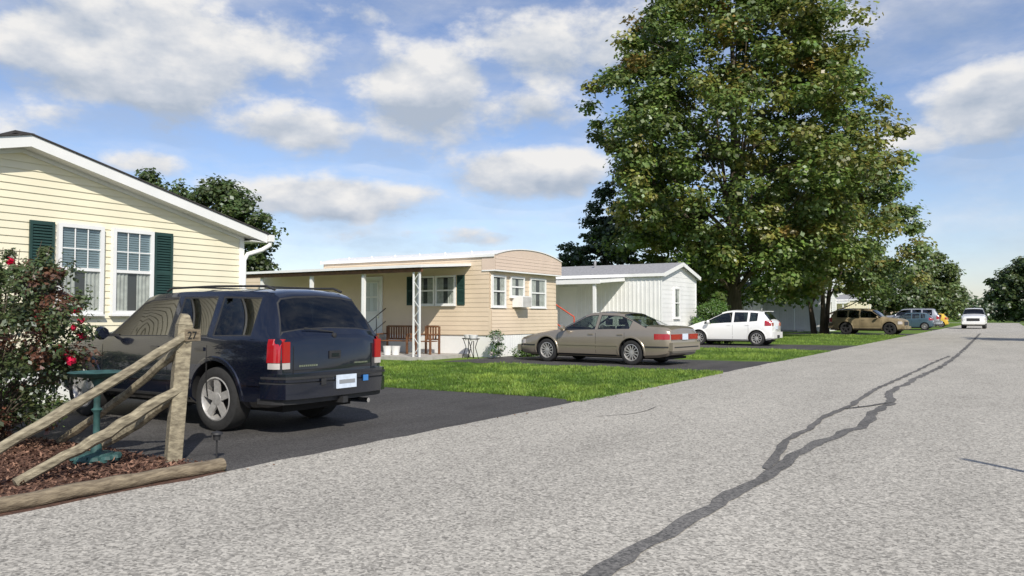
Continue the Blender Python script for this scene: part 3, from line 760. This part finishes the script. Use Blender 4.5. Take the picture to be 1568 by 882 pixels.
# --- dark SUV
S_suv=[(2.30,.68,.36,.82,.58,.88),(2.24,.77,.32,.89,.69,.96),(2.05,.84,.30,.95,.76,1.03),(1.5,.86,.30,1.01,.78,1.10),(1.12,.865,.30,1.05,.79,1.14),(1.0,.87,.30,1.06,.79,1.17),
 (.42,.87,.30,1.07,.67,1.60),(.25,.87,.30,1.075,.66,1.64),(-.28,.87,.30,1.08,.655,1.665),(-.36,.87,.30,1.08,.655,1.665),(-1.02,.87,.30,1.09,.655,1.665),(-1.10,.87,.30,1.09,.655,1.665),(-1.78,.865,.30,1.10,.65,1.645),(-1.88,.86,.31,1.10,.645,1.62),(-1.97,.86,.31,1.10,.64,1.575),(-2.10,.855,.325,1.10,.72,1.375),(-2.18,.85,.34,1.10,.77,1.17),(-2.235,.83,.38,1.07,.76,1.125),(-2.26,.80,.42,1.0,.74,1.07)]
def suv_d(mb,patch,sts,navy=M_navy,rear=True):
    for s in (1,-1):
        patch(-2.245,-2.08,.82,1.08,.010,M_red,s); patch(-2.245,-2.10,.75,.815,.010,M_lens,s)
        a,b=(.70,.80) if s>0 else (-.80,-.70)
        mb.bx(-2.275,-2.25,a,b,.82,1.05,M_red); mb.bx(-2.275,-2.25,a,b,.75,.817,M_lens)
        patch(-.72,1.0,.56,.62,.014,navy,s); patch(-2.05,-1.68,.56,.62,.014,navy,s)
        patch(2.0,2.26,.68,.86,.008,M_lens,s); patch(-.7,1.0,.34,.40,.02,M_plas,s)
        for x in (.0,-.86): patch(x-.16,x,.93,.97,.018,navy,s,3,2)
        mirror(mb,.82,.85,1.12,navy,s)
        mb.tube([(.15,s*.54,1.65),(.05,s*.54,1.69),(-.8,s*.54,1.70),(-1.70,s*.54,1.685),(-1.84,s*.54,1.64)],[.015]*5,6,M_plas)
    for x in (-.35,-1.3): mb.beam((x,-.54,1.695),(x,.54,1.695),.05,.018,M_plas)
    P=[(-2.0,-.88),(-2.22,-.86),(-2.33,-.81),(-2.385,-.68),(-2.41,-.4),(-2.42,0),(-2.41,.4),(-2.385,.68),(-2.33,.81),(-2.22,.86),(-2.0,.88)]
    def band(z0,z1,off,m):
        A=[(x-off,y*(1+off*.3),z0) for x,y in P];B=[(x-off,y*(1+off*.3),z1) for x,y in P]
        C=[(-2.1,y*.9,z1) for x,y in P];D=[(-2.1,y*.9,z0) for x,y in P]; n=len(P)
        mb.add(A+B+C+D,[(i,i+1,n+i+1,n+i) for i in range(n-1)]+[(n+i,n+i+1,2*n+i+1,2*n+i) for i in range(n-1)]+[(i,i+1,3*n+i+1,3*n+i) for i in range(n-1)],m)
    band(.42,.585,0,navy); band(.605,.70,-.005,navy); band(.585,.605,-.02,M_plas); band(.64,.665,.006,M_plas)
    band(.36,.42,-.06,M_plas)
    mb.bx(-2.445,-2.425,-.18,.14,.50,.655,M_plate); mb.bx(-2.449,-2.445,-.15,.11,.555,.60,M_silver)
    mb.bx(-2.43,-2.418,-.40,-.32,.56,.63,M_stk); mb.bx(-2.43,-2.418,.30,.37,.56,.63,M_plas)
    for y in (-.64,.64): mb.bx(-2.264,-2.261,y-.004,y+.004,.5,1.0,M_dark)
    mb.bx(-2.264,-2.2605,-.64,.64,.725,.733,M_dark)
    mb.bx(-2.275,-2.26,-.09,.09,.84,.93,M_plas); mb.bx(-2.28,-2.275,-.06,.06,.86,.90,navy)
    for k in range(9): mb.bx(-2.268,-2.262,.28+k*.032,.302+k*.032,.765,.785,M_chrome)
    for k in range(9): mb.bx(-2.268,-2.262,-.56+k*.026,-.542+k*.026,.765,.783,M_chrome)
    mb.beam((-2.235,.0,1.15),(-2.20,.42,1.20),.015,.015,M_plas); mb.lathe((-2.235,0,1.11),(-1,0,0),[(0,.03),(.03,.03),(.04,0)],10,M_plas)
    mb.bx(-2.44,-2.1,-.04,.04,.33,.40,M_plas); mb.bx(-2.0,2.0,-.55,.55,.24,.34,M_dark); mb.cyl((-1.21,-.6,.34),(-1.21,.6,.34),.06,.06,8,M_dark); mb.cyl((1.5,-.6,.34),(1.5,.6,.34),.05,.05,8,M_dark)
    mb.tube([(-1.4,-.5,.3),(-2.3,-.55,.3)],[.03,.03],8,M_chrome)
    mb.bx(2.28,2.32,-.45,.45,.62,.84,M_plas); mb.bx(2.2,2.40,-.78,.78,.38,.56,navy)
WIN_S=((1.0,-.28),(-.36,-1.02),(-1.10,-1.78))
vehicle('parked_suv',S_suv,WIN_S,(1.0,.42),(-1.97,-2.18),(1.5,-1.20),.375,M_navy,M_tglass,(-8.92,6.84,.008),math.radians(180),.99,(1.04,-.32,-1.06),suv_d,spokes=5,tw=.25)

# --- beige sedan
S_sed=[(2.52,.62,.34,.58,.52,.63),(2.46,.74,.26,.64,.62,.69),(2.3,.85,.22,.70,.72,.76),(1.95,.90,.20,.76,.78,.83),(1.4,.92,.20,.84,.80,.92),(1.05,.92,.20,.88,.80,.97),(.95,.92,.20,.90,.80,1.0),
 (.20,.92,.20,.93,.64,1.38),(.02,.92,.20,.935,.635,1.43),(-.26,.92,.20,.94,.63,1.45),(-.33,.92,.20,.945,.63,1.45),(-.85,.92,.20,.955,.62,1.43),(-1.05,.92,.20,.96,.62,1.40),(-1.36,.92,.20,.965,.66,1.27),(-1.82,.91,.20,.975,.76,1.07),(-2.2,.89,.22,.97,.78,1.06),(-2.42,.85,.26,.95,.76,1.04),(-2.52,.80,.30,.90,.72,.98),(-2.55,.77,.34,.84,.68,.92)]
def sed_d(mb,patch,sts,paint=M_beige):
    for s in (1,-1):
        patch(-2.53,-2.12,.70,.85,.006,M_red,s); patch(2.2,2.49,.52,.64,.006,M_lens,s); patch(-1.0,1.0,.50,.545,.012,M_beige,s); patch(-.95,1.0,.22,.27,.010,M_plas,s,8,2)
        for x in (-.05,-1.0): patch(x-.17,x,.80,.835,.018,paint,s,3,2)
        mirror(mb,.72,.90,.98,paint,s); patch(-2.5,-1.86,.48,.52,.01,M_plas,s); patch(1.82,2.44,.46,.5,.01,M_plas,s)
        a,b=(.30,.76) if s>0 else (-.76,-.30)
        mb.bx(-2.575,-2.545,a,b,.70,.84,M_red)
        a,b=(.30,.55) if s>0 else (-.55,-.30)
        mb.bx(2.52,2.54,a,b,.50,.6,M_lens)
    mb.bx(-2.575,-2.545,-.30,.30,.70,.84,M_gar)
    mb.bx(-2.62,-2.4,-.80,.80,.40,.62,paint); mb.bx(-2.625,-2.615,-.70,.70,.48,.51,M_plas); mb.bx(-2.585,-2.57,-.16,.16,.69,.85,M_plate)
    mb.bx(2.45,2.60,-.74,.74,.30,.48,paint); mb.bx(-2.3,2.2,-.6,.6,.16,.22,M_dark)
vehicle('parked_sedan',S_sed,((.95,-.26),(-.33,-1.36)),(.95,.20),(-1.05,-1.82),(1.40,-1.42),.335,M_beige,M_cglass,(-9.92,21.05,.008),math.radians(180-7),1.0,(1.0,-.30,-1.22),sed_d,spokes=12,tw=.2)

# --- white hatchback
S_hat=[(1.98,.50,.32,.58,.42,.64),(1.93,.66,.26,.64,.54,.72),(1.75,.77,.22,.72,.64,.82),(1.4,.83,.20,.82,.70,.95),(1.1,.845,.20,.88,.72,1.04),(1.0,.85,.20,.90,.73,1.07),(.25,.85,.20,.94,.60,1.43),(.05,.85,.20,.955,.595,1.48),(-.22,.85,.20,.965,.595,1.51),(-.29,.85,.20,.97,.595,1.51),(-.88,.85,.20,1.0,.59,1.50),(-.95,.85,.20,1.0,.59,1.50),(-1.3,.845,.20,1.03,.58,1.47),(-1.52,.84,.22,1.05,.57,1.43),(-1.80,.80,.26,1.03,.66,1.10),(-1.86,.77,.30,.98,.66,1.04),(-1.88,.74,.34,.90,.62,.98)]
def hat_d(mb,patch,sts,paint=M_wpaint):
    for s in (1,-1):
        patch(-1.86,-1.60,.84,1.06,.008,M_red,s); patch(1.45,1.9,.62,.76,.006,M_lens,s)
        for x in (-.02,-.80): patch(x-.15,x,.86,.89,.018,paint,s,3,2)
        mirror(mb,.75,.84,1.0,paint,s)
        a,b=(.52,.72) if s>0 else (-.72,-.52)
        mb.bx(-1.90,-1.87,a,b,.84,.97,M_red)
    mb.bx(-1.96,-1.75,-.74,.74,.32,.58,paint); mb.bx(-1.97,-1.95,-.2,.2,.33,.45,M_plas); mb.bx(-1.905,-1.885,-.16,.16,.70,.82,M_plate); mb.bx(-1.7,1.6,-.6,.6,.16,.22,M_dark)
    mb.bx(-1.66,-1.45,-.5,.5,1.435,1.46,paint)
def hatch(name,paint,glass,loc,rz,sc):
    vehicle(name,S_hat,((1.0,-.22),(-.29,-.88),(-.95,-1.3)),(1.0,.25),(-1.52,-1.80),(1.22,-1.26),.31,paint,glass,loc,math.radians(rz),sc,(1.02,-.255,-.92),lambda mb,p,s:hat_d(mb,p,s,paint),spokes=10,tw=.19)
hatch('parked_hatchback',M_wpaint,M_cglass,(-10.75,36.6,.008),180,1.06)
def suv2(name,paint,loc,rz,sc,rimm=None):
    vehicle(name,S_suv,WIN_S,(1.0,.42),(-1.97,-2.18),(1.5,-1.20),.39,paint,M_tglass,loc,math.radians(rz),sc,(1.04,-.32),lambda mb,p,s:suv_d(mb,p,s,paint),tw=.26,rimm=rimm)
suv2('parked_suv',M_camo,(-8.5,62.8,.008),-8,1.1,M_plas)
hatch('parked_hatchback',M_tealp,M_cglass,(-8.0,86.0,.008),180,1.1)
suv2('parked_suv',M_silver,(-8.4,89.3,.008),180,1.25)
hatch('yellow_car',M_yel,M_cglass,(-8.0,109,.008),180,1.1)
suv2('white_suv_on_road',M_wpaint,(-2.9,98,.012),-90,1.3)

# ------------------------------------------------------------------ vegetation
def maple_col(c):
    g=np.array([.145,.205,.045]); k=R.random()
    b=g*(.7+.65*R.random())
    ry=(c[0]+14)*.05+(c[2]-14)*.02+R.uniform(-.9,.25)
    if ry>.15: b=b*.6+np.array([.30,.25,.05])*.4
    elif k<.20: b=np.array([.25,.26,.055])
    elif k<.24: b=np.array([.30,.22,.05])
    return b
tree('maple_tree',(-14.5,49.9,0),[(2.4,4.2),(3.6,5.4),(5.5,6.8),(8,8.2),(11,8.8),(14,8.6),(17,7.5),(20,6.0),(23,4.2),(25,2.4),(26.3,.5)],1080,1.05,145,.27,maple_col,.45,lump=.2,inner=.28,limbs=40,seed=3,hole=-.36)
def maple2_col(c):
    b=np.array([.14,.20,.052])*(.8+.5*R.random())
    if R.random()<.2: b=np.array([.25,.24,.06])
    return b
tree('maple_tree',(-12.0,64.0,0),[(2.6,4.2),(4,5.6),(7,5.9),(10,5.0),(12.5,3.2),(14.5,.8)],400,.95,140,.26,maple2_col,.2,trunks=((-.5,0),(.3,.3),(.2,-.5)),lump=.24,inner=.2,limbs=24,seed=8,lean=(.6,0))
dk=lambda c:np.array([.050,.085,.025])*(.7+.6*R.random())
tree('spruce_tree',(-24.6,53,0),[(.6,3.6),(3,3.3),(6,2.3),(9,1.3),(11.2,.2)],220,.7,110,.28,dk,.25,lump=.1,flat=.4,limbs=10,seed=5,hole=-1)
tree('spruce_tree',(-28.6,55,0),[(.6,3.0),(3,2.5),(5,1.3),(7.2,.2)],120,.7,100,.28,dk,.2,lump=.1,flat=.4,limbs=8,seed=6,hole=-1)
md=lambda c:np.array([.082,.122,.034])*(.7+.6*R.random())
tree('oak_tree',(-41.6,32.5,0),[(2,2.6),(4,3.1),(6.5,3.2),(8.4,2.2),(9.5,.5)],220,.8,150,.25,md,.25,seed=12,limbs=14,lump=.14,hole=-.5)
tree('oak_tree',(-46.2,31.2,0),[(2,2.6),(4,3.4),(7,3.4),(9.1,2.2),(10.4,.5)],220,.8,150,.25,md,.25,seed=15,limbs=14,lump=.14,hole=-.5)
lt=lambda c:np.array([.125,.17,.05])*(.7+.6*R.random())
tree('roadside_tree',(-8.8,127,0),[(2,3),(4,4.4),(7,3.8),(10.2,1)],150,1.1,110,.4,lt,.25,seed=21,limbs=10)
tree('roadside_tree',(-12,101,0),[(2,3),(4,4.0),(6,3.4),(8,1)],130,1.1,110,.4,md,.25,seed=22,limbs=10)
tree('roadside_tree',(-9.5,150,0),[(1.5,3),(4,4.2),(6,3.4),(8,1)],90,1.1,100,.45,lt,.25,seed=27,limbs=8)
tree('roadside_tree',(5.5,49,0),[(2,2),(4,2.8),(6,2.2),(7.6,.5)],80,.8,100,.3,md,.15,seed=23,limbs=8)
tree('oak_tree',(5.5,206,0),[(1,6),(4,8.5),(9,8.5),(12,5),(14,1)],200,1.8,130,.7,md,.5,seed=24,limbs=10)
cs=[];rd=[]
for i in range(560):
    x=R.uniform(-240,160); y=240+R.uniform(0,25)
    h=7+5*noise.noise(Vector((x*.04,0,2)))+3*noise.noise(Vector((x*.2,0,5)))
    cs.append((x,y,R.uniform(.5,max(1.5,h)))); rd.append(R.uniform(1.8,3))
P,N,S,C=clump_leaves(cs,rd,60,1.1,lambda c:np.array([.09,.125,.06])*(.8+.4*R.random()))
quads('distant_trees',P,N,S,C,M_leaf,None,(0,240,0),aspect=.75)
def shrub(name,loc,r,h,n,per,size,colf,crad=.25):
    cs=[];rd=[]
    for i in range(n):
        a=R.uniform(0,6.283);k=math.sqrt(R.uniform(.1,1)); z=R.uniform(.08,1)
        q=math.sqrt(max(.05,1-(max(z-.35,0)/.65)**2))
        cs.append((loc[0]+math.cos(a)*r[0]*k*q,loc[1]+math.sin(a)*r[1]*k*q,loc[2]+h*z*.93)); rd.append(crad*R.uniform(.7,1.3))
    P,N,S,C=clump_leaves(cs,rd,per,size,colf,.8)
    P[:,2]=np.maximum(P[:,2],.03)
    return quads(name,P,N,S,C,M_leaf,None,loc,aspect=.55)
shrub('round_shrub',(-11.75,36.9,0),(.95,.95),2.15,110,160,.09,lambda c:np.array([.11,.20,.035])*(.8+.4*R.random()),.26)
shrub('foundation_shrub',(-11.3,4.9,0),(.6,.9),1.05,60,150,.06,lambda c:np.array([.08,.15,.025])*(.8+.4*R.random()),.2)
shrub('foundation_shrub',(-11.9,8.9,0),(.35,.5),1.35,40,120,.06,lambda c:np.array([.10,.19,.04])*(.8+.4*R.random()),.2)
shrub('flowering_plant',(-13.6,21.0,0),(.25,.35),.9,24,80,.06,lambda c:np.array([.09,.17,.04]) if R.random()<.7 else np.array([.6,.6,.55]),.14)
shrub('flowering_plant',(-13.4,22.6,0),(.3,.9),.45,34,80,.06,lambda c:np.array([.10,.18,.03])*(.8+.4*R.random()),.14)
# rose bush
ro=(-8.75,4.05,0); re=empty('rose_bush',ro)
def rosecol(c):
    k=R.random()
    if k<.3: return np.array([.17,.08,.045])
    return np.array([.085,.115,.04])*(.7+.7*R.random())
cs=[];rd=[];mb=MB()
for i in range(200):
    a=R.uniform(0,6.283);k=math.sqrt(R.uniform(.05,1)); z=R.uniform(.1,1); q=.55+.45*math.sin(min(1,z*1.15)*math.pi*.75)
    c=(ro[0]+math.cos(a)*1.08*k*q,ro[1]+math.sin(a)*.88*k*q,1.80*z+.05); cs.append(c); rd.append(R.uniform(.09,.2))
    if i%3==0: mb.tube([(ro[0]+R.uniform(-.2,.2),ro[1]+R.uniform(-.2,.2),0),((ro[0]*.6+c[0]*.4),(ro[1]*.6+c[1]*.4),c[2]*.55),c],[.010,.007,.003],5,M_bark)
for i in range(16):
    a=R.uniform(0,6.283); mb.tube([(ro[0]+math.cos(a)*.4,ro[1]+math.sin(a)*.4,1.2),(ro[0]+math.cos(a)*.7,ro[1]+math.sin(a)*.6,R.uniform(1.85,2.1))],[.006,.003],4,M_bark)
    cs.append((ro[0]+math.cos(a)*.7,ro[1]+math.sin(a)*.6,R.uniform(1.75,2.05))); rd.append(.08)
mb.make('stems',re,ro)
P,N,S,C=clump_leaves(cs,rd,130,.05,rosecol,.9); quads('foliage',P,N,S,C,M_leaf,re,ro,aspect=.6)
fl=[(-7.95,4.55,1.28),(-7.85,4.42,1.22),(-8.0,4.6,1.12),(-7.9,4.3,1.02),(-7.95,4.4,.95),(-8.15,4.3,1.22),(-8.1,4.2,1.30),(-8.2,4.0,1.86),(-8.5,4.4,1.2),(-8.3,3.7,1.4),(-7.75,4.35,.90),(-8.3,4.65,1.5),(-8.35,3.5,1.1)]
for i in range(7):
    a=R.uniform(-1.8,.9); fl.append((ro[0]+math.cos(a)*.95,ro[1]+math.sin(a)*.8,R.uniform(.6,1.7)))
P=[];N=[];S=[];C=[]
for f in fl:
    k=30; g=R.uniform(.75,1.35); d=NR.normal(size=(k,3)); d/=np.linalg.norm(d,axis=1,keepdims=True); rr=(.014+.03*NR.random(k))*g
    P.append(np.array(f)+d*rr[:,None]); N.append(d+NR.normal(size=(k,3))*.3); S.append((.03+.025*NR.random(k))*g); C.append(np.array([.70,.012,.07])*(.6+.6*NR.random((k,1))))
quads('rose_flowers',np.concatenate(P),np.concatenate(N),np.concatenate(S),np.concatenate(C),M_petal,re,ro,aspect=.9)
n=60; P=np.zeros((n,3)); P[:,0]=NR.uniform(-5.6,-1,n); P[:,1]=NR.uniform(2.5,24,n); P[:,2]=.026
P[:54,0]=-5.62+np.abs(NR.normal(size=54))*.22
N=np.tile(np.array([0,0,1.]),(n,1))+NR.normal(size=(n,3))*.25
quads('fallen_leaves',P,N,.025+.025*NR.random(n),np.array([.20,.10,.04])*(.4+.8*NR.random((n,1))),M_chip,None,(0,0,0),aspect=.7)
# street sign out of frame to the right (its shadow falls on the road)
so=(2.3,6.1,0); mb=MB(); mb.cyl(so,(so[0],so[1],2.8),.04,.04,8,M_chrome)
dv=Vector((.74,-.67,0)); mb.beam((so[0]+dv.x*.05,so[1]+dv.y*.05,2.55),(so[0]+dv.x*.4,so[1]+dv.y*.4,2.55),.01,.3,M_white)
mb.make('traffic_sign',None,so)

# ------------------------------------------------------------------ sky, sun
SUN_EL=math.radians(38); az=math.radians(132)
w=bpy.data.worlds.new('World'); scene.world=w; w.use_nodes=True; nt=w.node_tree; L=nt.links; nt.nodes.clear()
def nd(t,**k):
    n=nt.nodes.new(t)
    for a,b in k.items(): setattr(n,a,b)
    return n
def m2(op,a,b=None,c=None,clamp=False):
    n=nd('ShaderNodeMath',operation=op,use_clamp=clamp)
    for i,v in enumerate((a,b,c)):
        if v is None: continue
        if isinstance(v,(int,float)): n.inputs[i].default_value=v
        else: L.new(v,n.inputs[i])
    return n.outputs[0]
out=nd('ShaderNodeOutputWorld'); sky=nd('ShaderNodeTexSky'); sky.sky_type='NISHITA'; sky.sun_disc=False
sky.sun_elevation=SUN_EL; sky.sun_rotation=az; sky.altitude=100; sky.air_density=1.0; sky.dust_density=.5; sky.ozone_density=2.2
tint=nd('ShaderNodeVectorMath',operation='MULTIPLY'); L.new(sky.outputs[0],tint.inputs[0]); tint.inputs[1].default_value=(1.02,.98,1.08)
bg=nd('ShaderNodeBackground'); bg.inputs['Strength'].default_value=.125; L.new(tint.outputs[0],bg.inputs['Color'])
tc=nd('ShaderNodeTexCoord'); sp=nd('ShaderNodeSeparateXYZ'); L.new(tc.outputs['Generated'],sp.inputs[0])
AZ=m2('ARCTAN2',sp.outputs[0],sp.outputs[1]); EL=m2('ARCSINE',sp.outputs[2])
cv=nd('ShaderNodeCombineXYZ'); L.new(AZ,cv.inputs[0]); L.new(EL,cv.inputs[1])
def nz(vec,scale,detail,rough,off=(0,0,0),st=(1,1,1)):
    mp=nd('ShaderNodeMapping'); mp.inputs['Location'].default_value=off; mp.inputs['Scale'].default_value=st; L.new(vec,mp.inputs[0])
    n=nd('ShaderNodeTexNoise'); n.inputs['Scale'].default_value=scale; n.inputs['Detail'].default_value=detail; n.inputs['Roughness'].default_value=rough; L.new(mp.outputs[0],n.inputs[0]); return n.outputs['Fac']
CL=[(180,60,290,115,1.2),(400,70,130,70,.8),(650,140,120,85,1.3),(600,12,120,28,.5),(450,195,130,45,1.05),(810,262,115,44,1.4),(500,303,165,42,1.2),(200,245,80,26,.8),(1530,155,120,62,1.4),(1400,208,80,26,.8),(870,60,210,85,.95),(775,165,120,45,.8),(700,362,240,20,.7),(1250,40,200,60,.6),(100,175,110,30,.6),(-150,200,260,90,.8),(1900,250,300,60,.9)]
num=None;den=None;mxx=None
for (u,v,ru,rv,s) in CL:
    a=math.atan((u-784)/1220); el=math.atan((484-v)/1220*math.cos(a)); aw=a-math.radians(31.8)
    f=math.cos(a)
    vs=nd('ShaderNodeVectorMath',operation='SUBTRACT'); L.new(cv.outputs[0],vs.inputs[0]); vs.inputs[1].default_value=(aw,el,0)
    vm=nd('ShaderNodeVectorMath',operation='MULTIPLY'); L.new(vs.outputs[0],vm.inputs[0]); vm.inputs[1].default_value=(1220/ru/f/f,1220/rv/f,0)
    ln=nd('ShaderNodeVectorMath',operation='LENGTH'); L.new(vm.outputs[0],ln.inputs[0])
    mk=m2('MULTIPLY',m2('SUBTRACT',1.35,ln.outputs['Value'],clamp=True),s)
    sy=nd('ShaderNodeSeparateXYZ'); L.new(vm.outputs[0],sy.inputs[0])
    mt=m2('MULTIPLY',mk,sy.outputs[1])
    num=mt if num is None else m2('ADD',num,mt); den=mk if den is None else m2('ADD',den,mk)
    mxx=mk if mxx is None else m2('MAXIMUM',mxx,mk)
n1=nz(cv.outputs[0],10,8,.58,(3,1,0),(1,1.7,1)); n1b=nz(cv.outputs[0],3.2,2,.5,(7,2,0),(1,1.8,1))
nsum=m2('ADD',m2('MULTIPLY',m2('SUBTRACT',n1,.5),2.1),m2('MULTIPLY',m2('SUBTRACT',n1b,.5),.6))
dens=m2('ADD',m2('SUBTRACT',mxx,.40),nsum)
mr=nd('ShaderNodeMapRange'); mr.interpolation_type='SMOOTHSTEP'; L.new(dens,mr.inputs[0]); mr.inputs['From Min'].default_value=-.16; mr.inputs['From Max'].default_value=.52
veil=m2('MULTIPLY',m2('MULTIPLY',m2('SUBTRACT',nz(cv.outputs[0],5,7,.62,(11,4,0),(1,2.6,1)),.38,clamp=True),2.4,clamp=True),.7)
covr=m2('MAXIMUM',mr.outputs[0],veil,clamp=True)
t=m2('DIVIDE',num,m2('ADD',den,.05))
n2=nz(cv.outputs[0],10,4,.5,(3,1.05,0),(1,1.7,1))
sh=m2('ADD',m2('ADD',m2('MULTIPLY',t,.55),.52),m2('MULTIPLY',m2('SUBTRACT',n1,n2),2.0))
sh=m2('ADD',sh,m2('MULTIPLY',m2('SUBTRACT',n1b,.5),.7),clamp=True)
cr=nd('ShaderNodeValToRGB'); e=cr.color_ramp.elements; e[0].position=.05; e[0].color=(.46,.53,.64,1); e[1].position=.88; e[1].color=(.92,.91,.90,1); x=e.new(.45); x.color=(.65,.69,.76,1)
L.new(sh,cr.inputs[0]); bg2=nd('ShaderNodeBackground'); bg2.inputs['Strength'].default_value=.95; L.new(cr.outputs[0],bg2.inputs['Color'])
up=m2('MULTIPLY',covr,m2('MULTIPLY',m2('ADD',EL,.01),25,clamp=True))
mx=nd('ShaderNodeMixShader'); L.new(up,mx.inputs[0]); L.new(bg.outputs[0],mx.inputs[1]); L.new(bg2.outputs[0],mx.inputs[2]); L.new(mx.outputs[0],out.inputs['Surface'])

sl=bpy.data.lights.new('sun','SUN'); sl.energy=4.6; sl.angle=math.radians(.55); sl.color=(1,.94,.84)
so=bpy.data.objects.new('sun',sl); COL.objects.link(so)
sv=Vector((math.sin(az)*math.cos(SUN_EL),math.cos(az)*math.cos(SUN_EL),math.sin(SUN_EL)))
so.rotation_euler=(-sv).to_track_quat('-Z','Y').to_euler(); so.location=(20,-20,30)

cam=bpy.data.cameras.new('camera'); cam.lens=28; cam.sensor_width=36; cam.clip_end=4000; cam.clip_start=.05
co=bpy.data.objects.new('camera',cam); COL.objects.link(co); co.location=(0,0,1.33); co.rotation_euler=(math.radians(92.02),0,math.radians(31.8)); scene.camera=co
scene.view_settings.view_transform='Standard'; scene.view_settings.look='None'; scene.view_settings.exposure=0; scene.view_settings.gamma=1
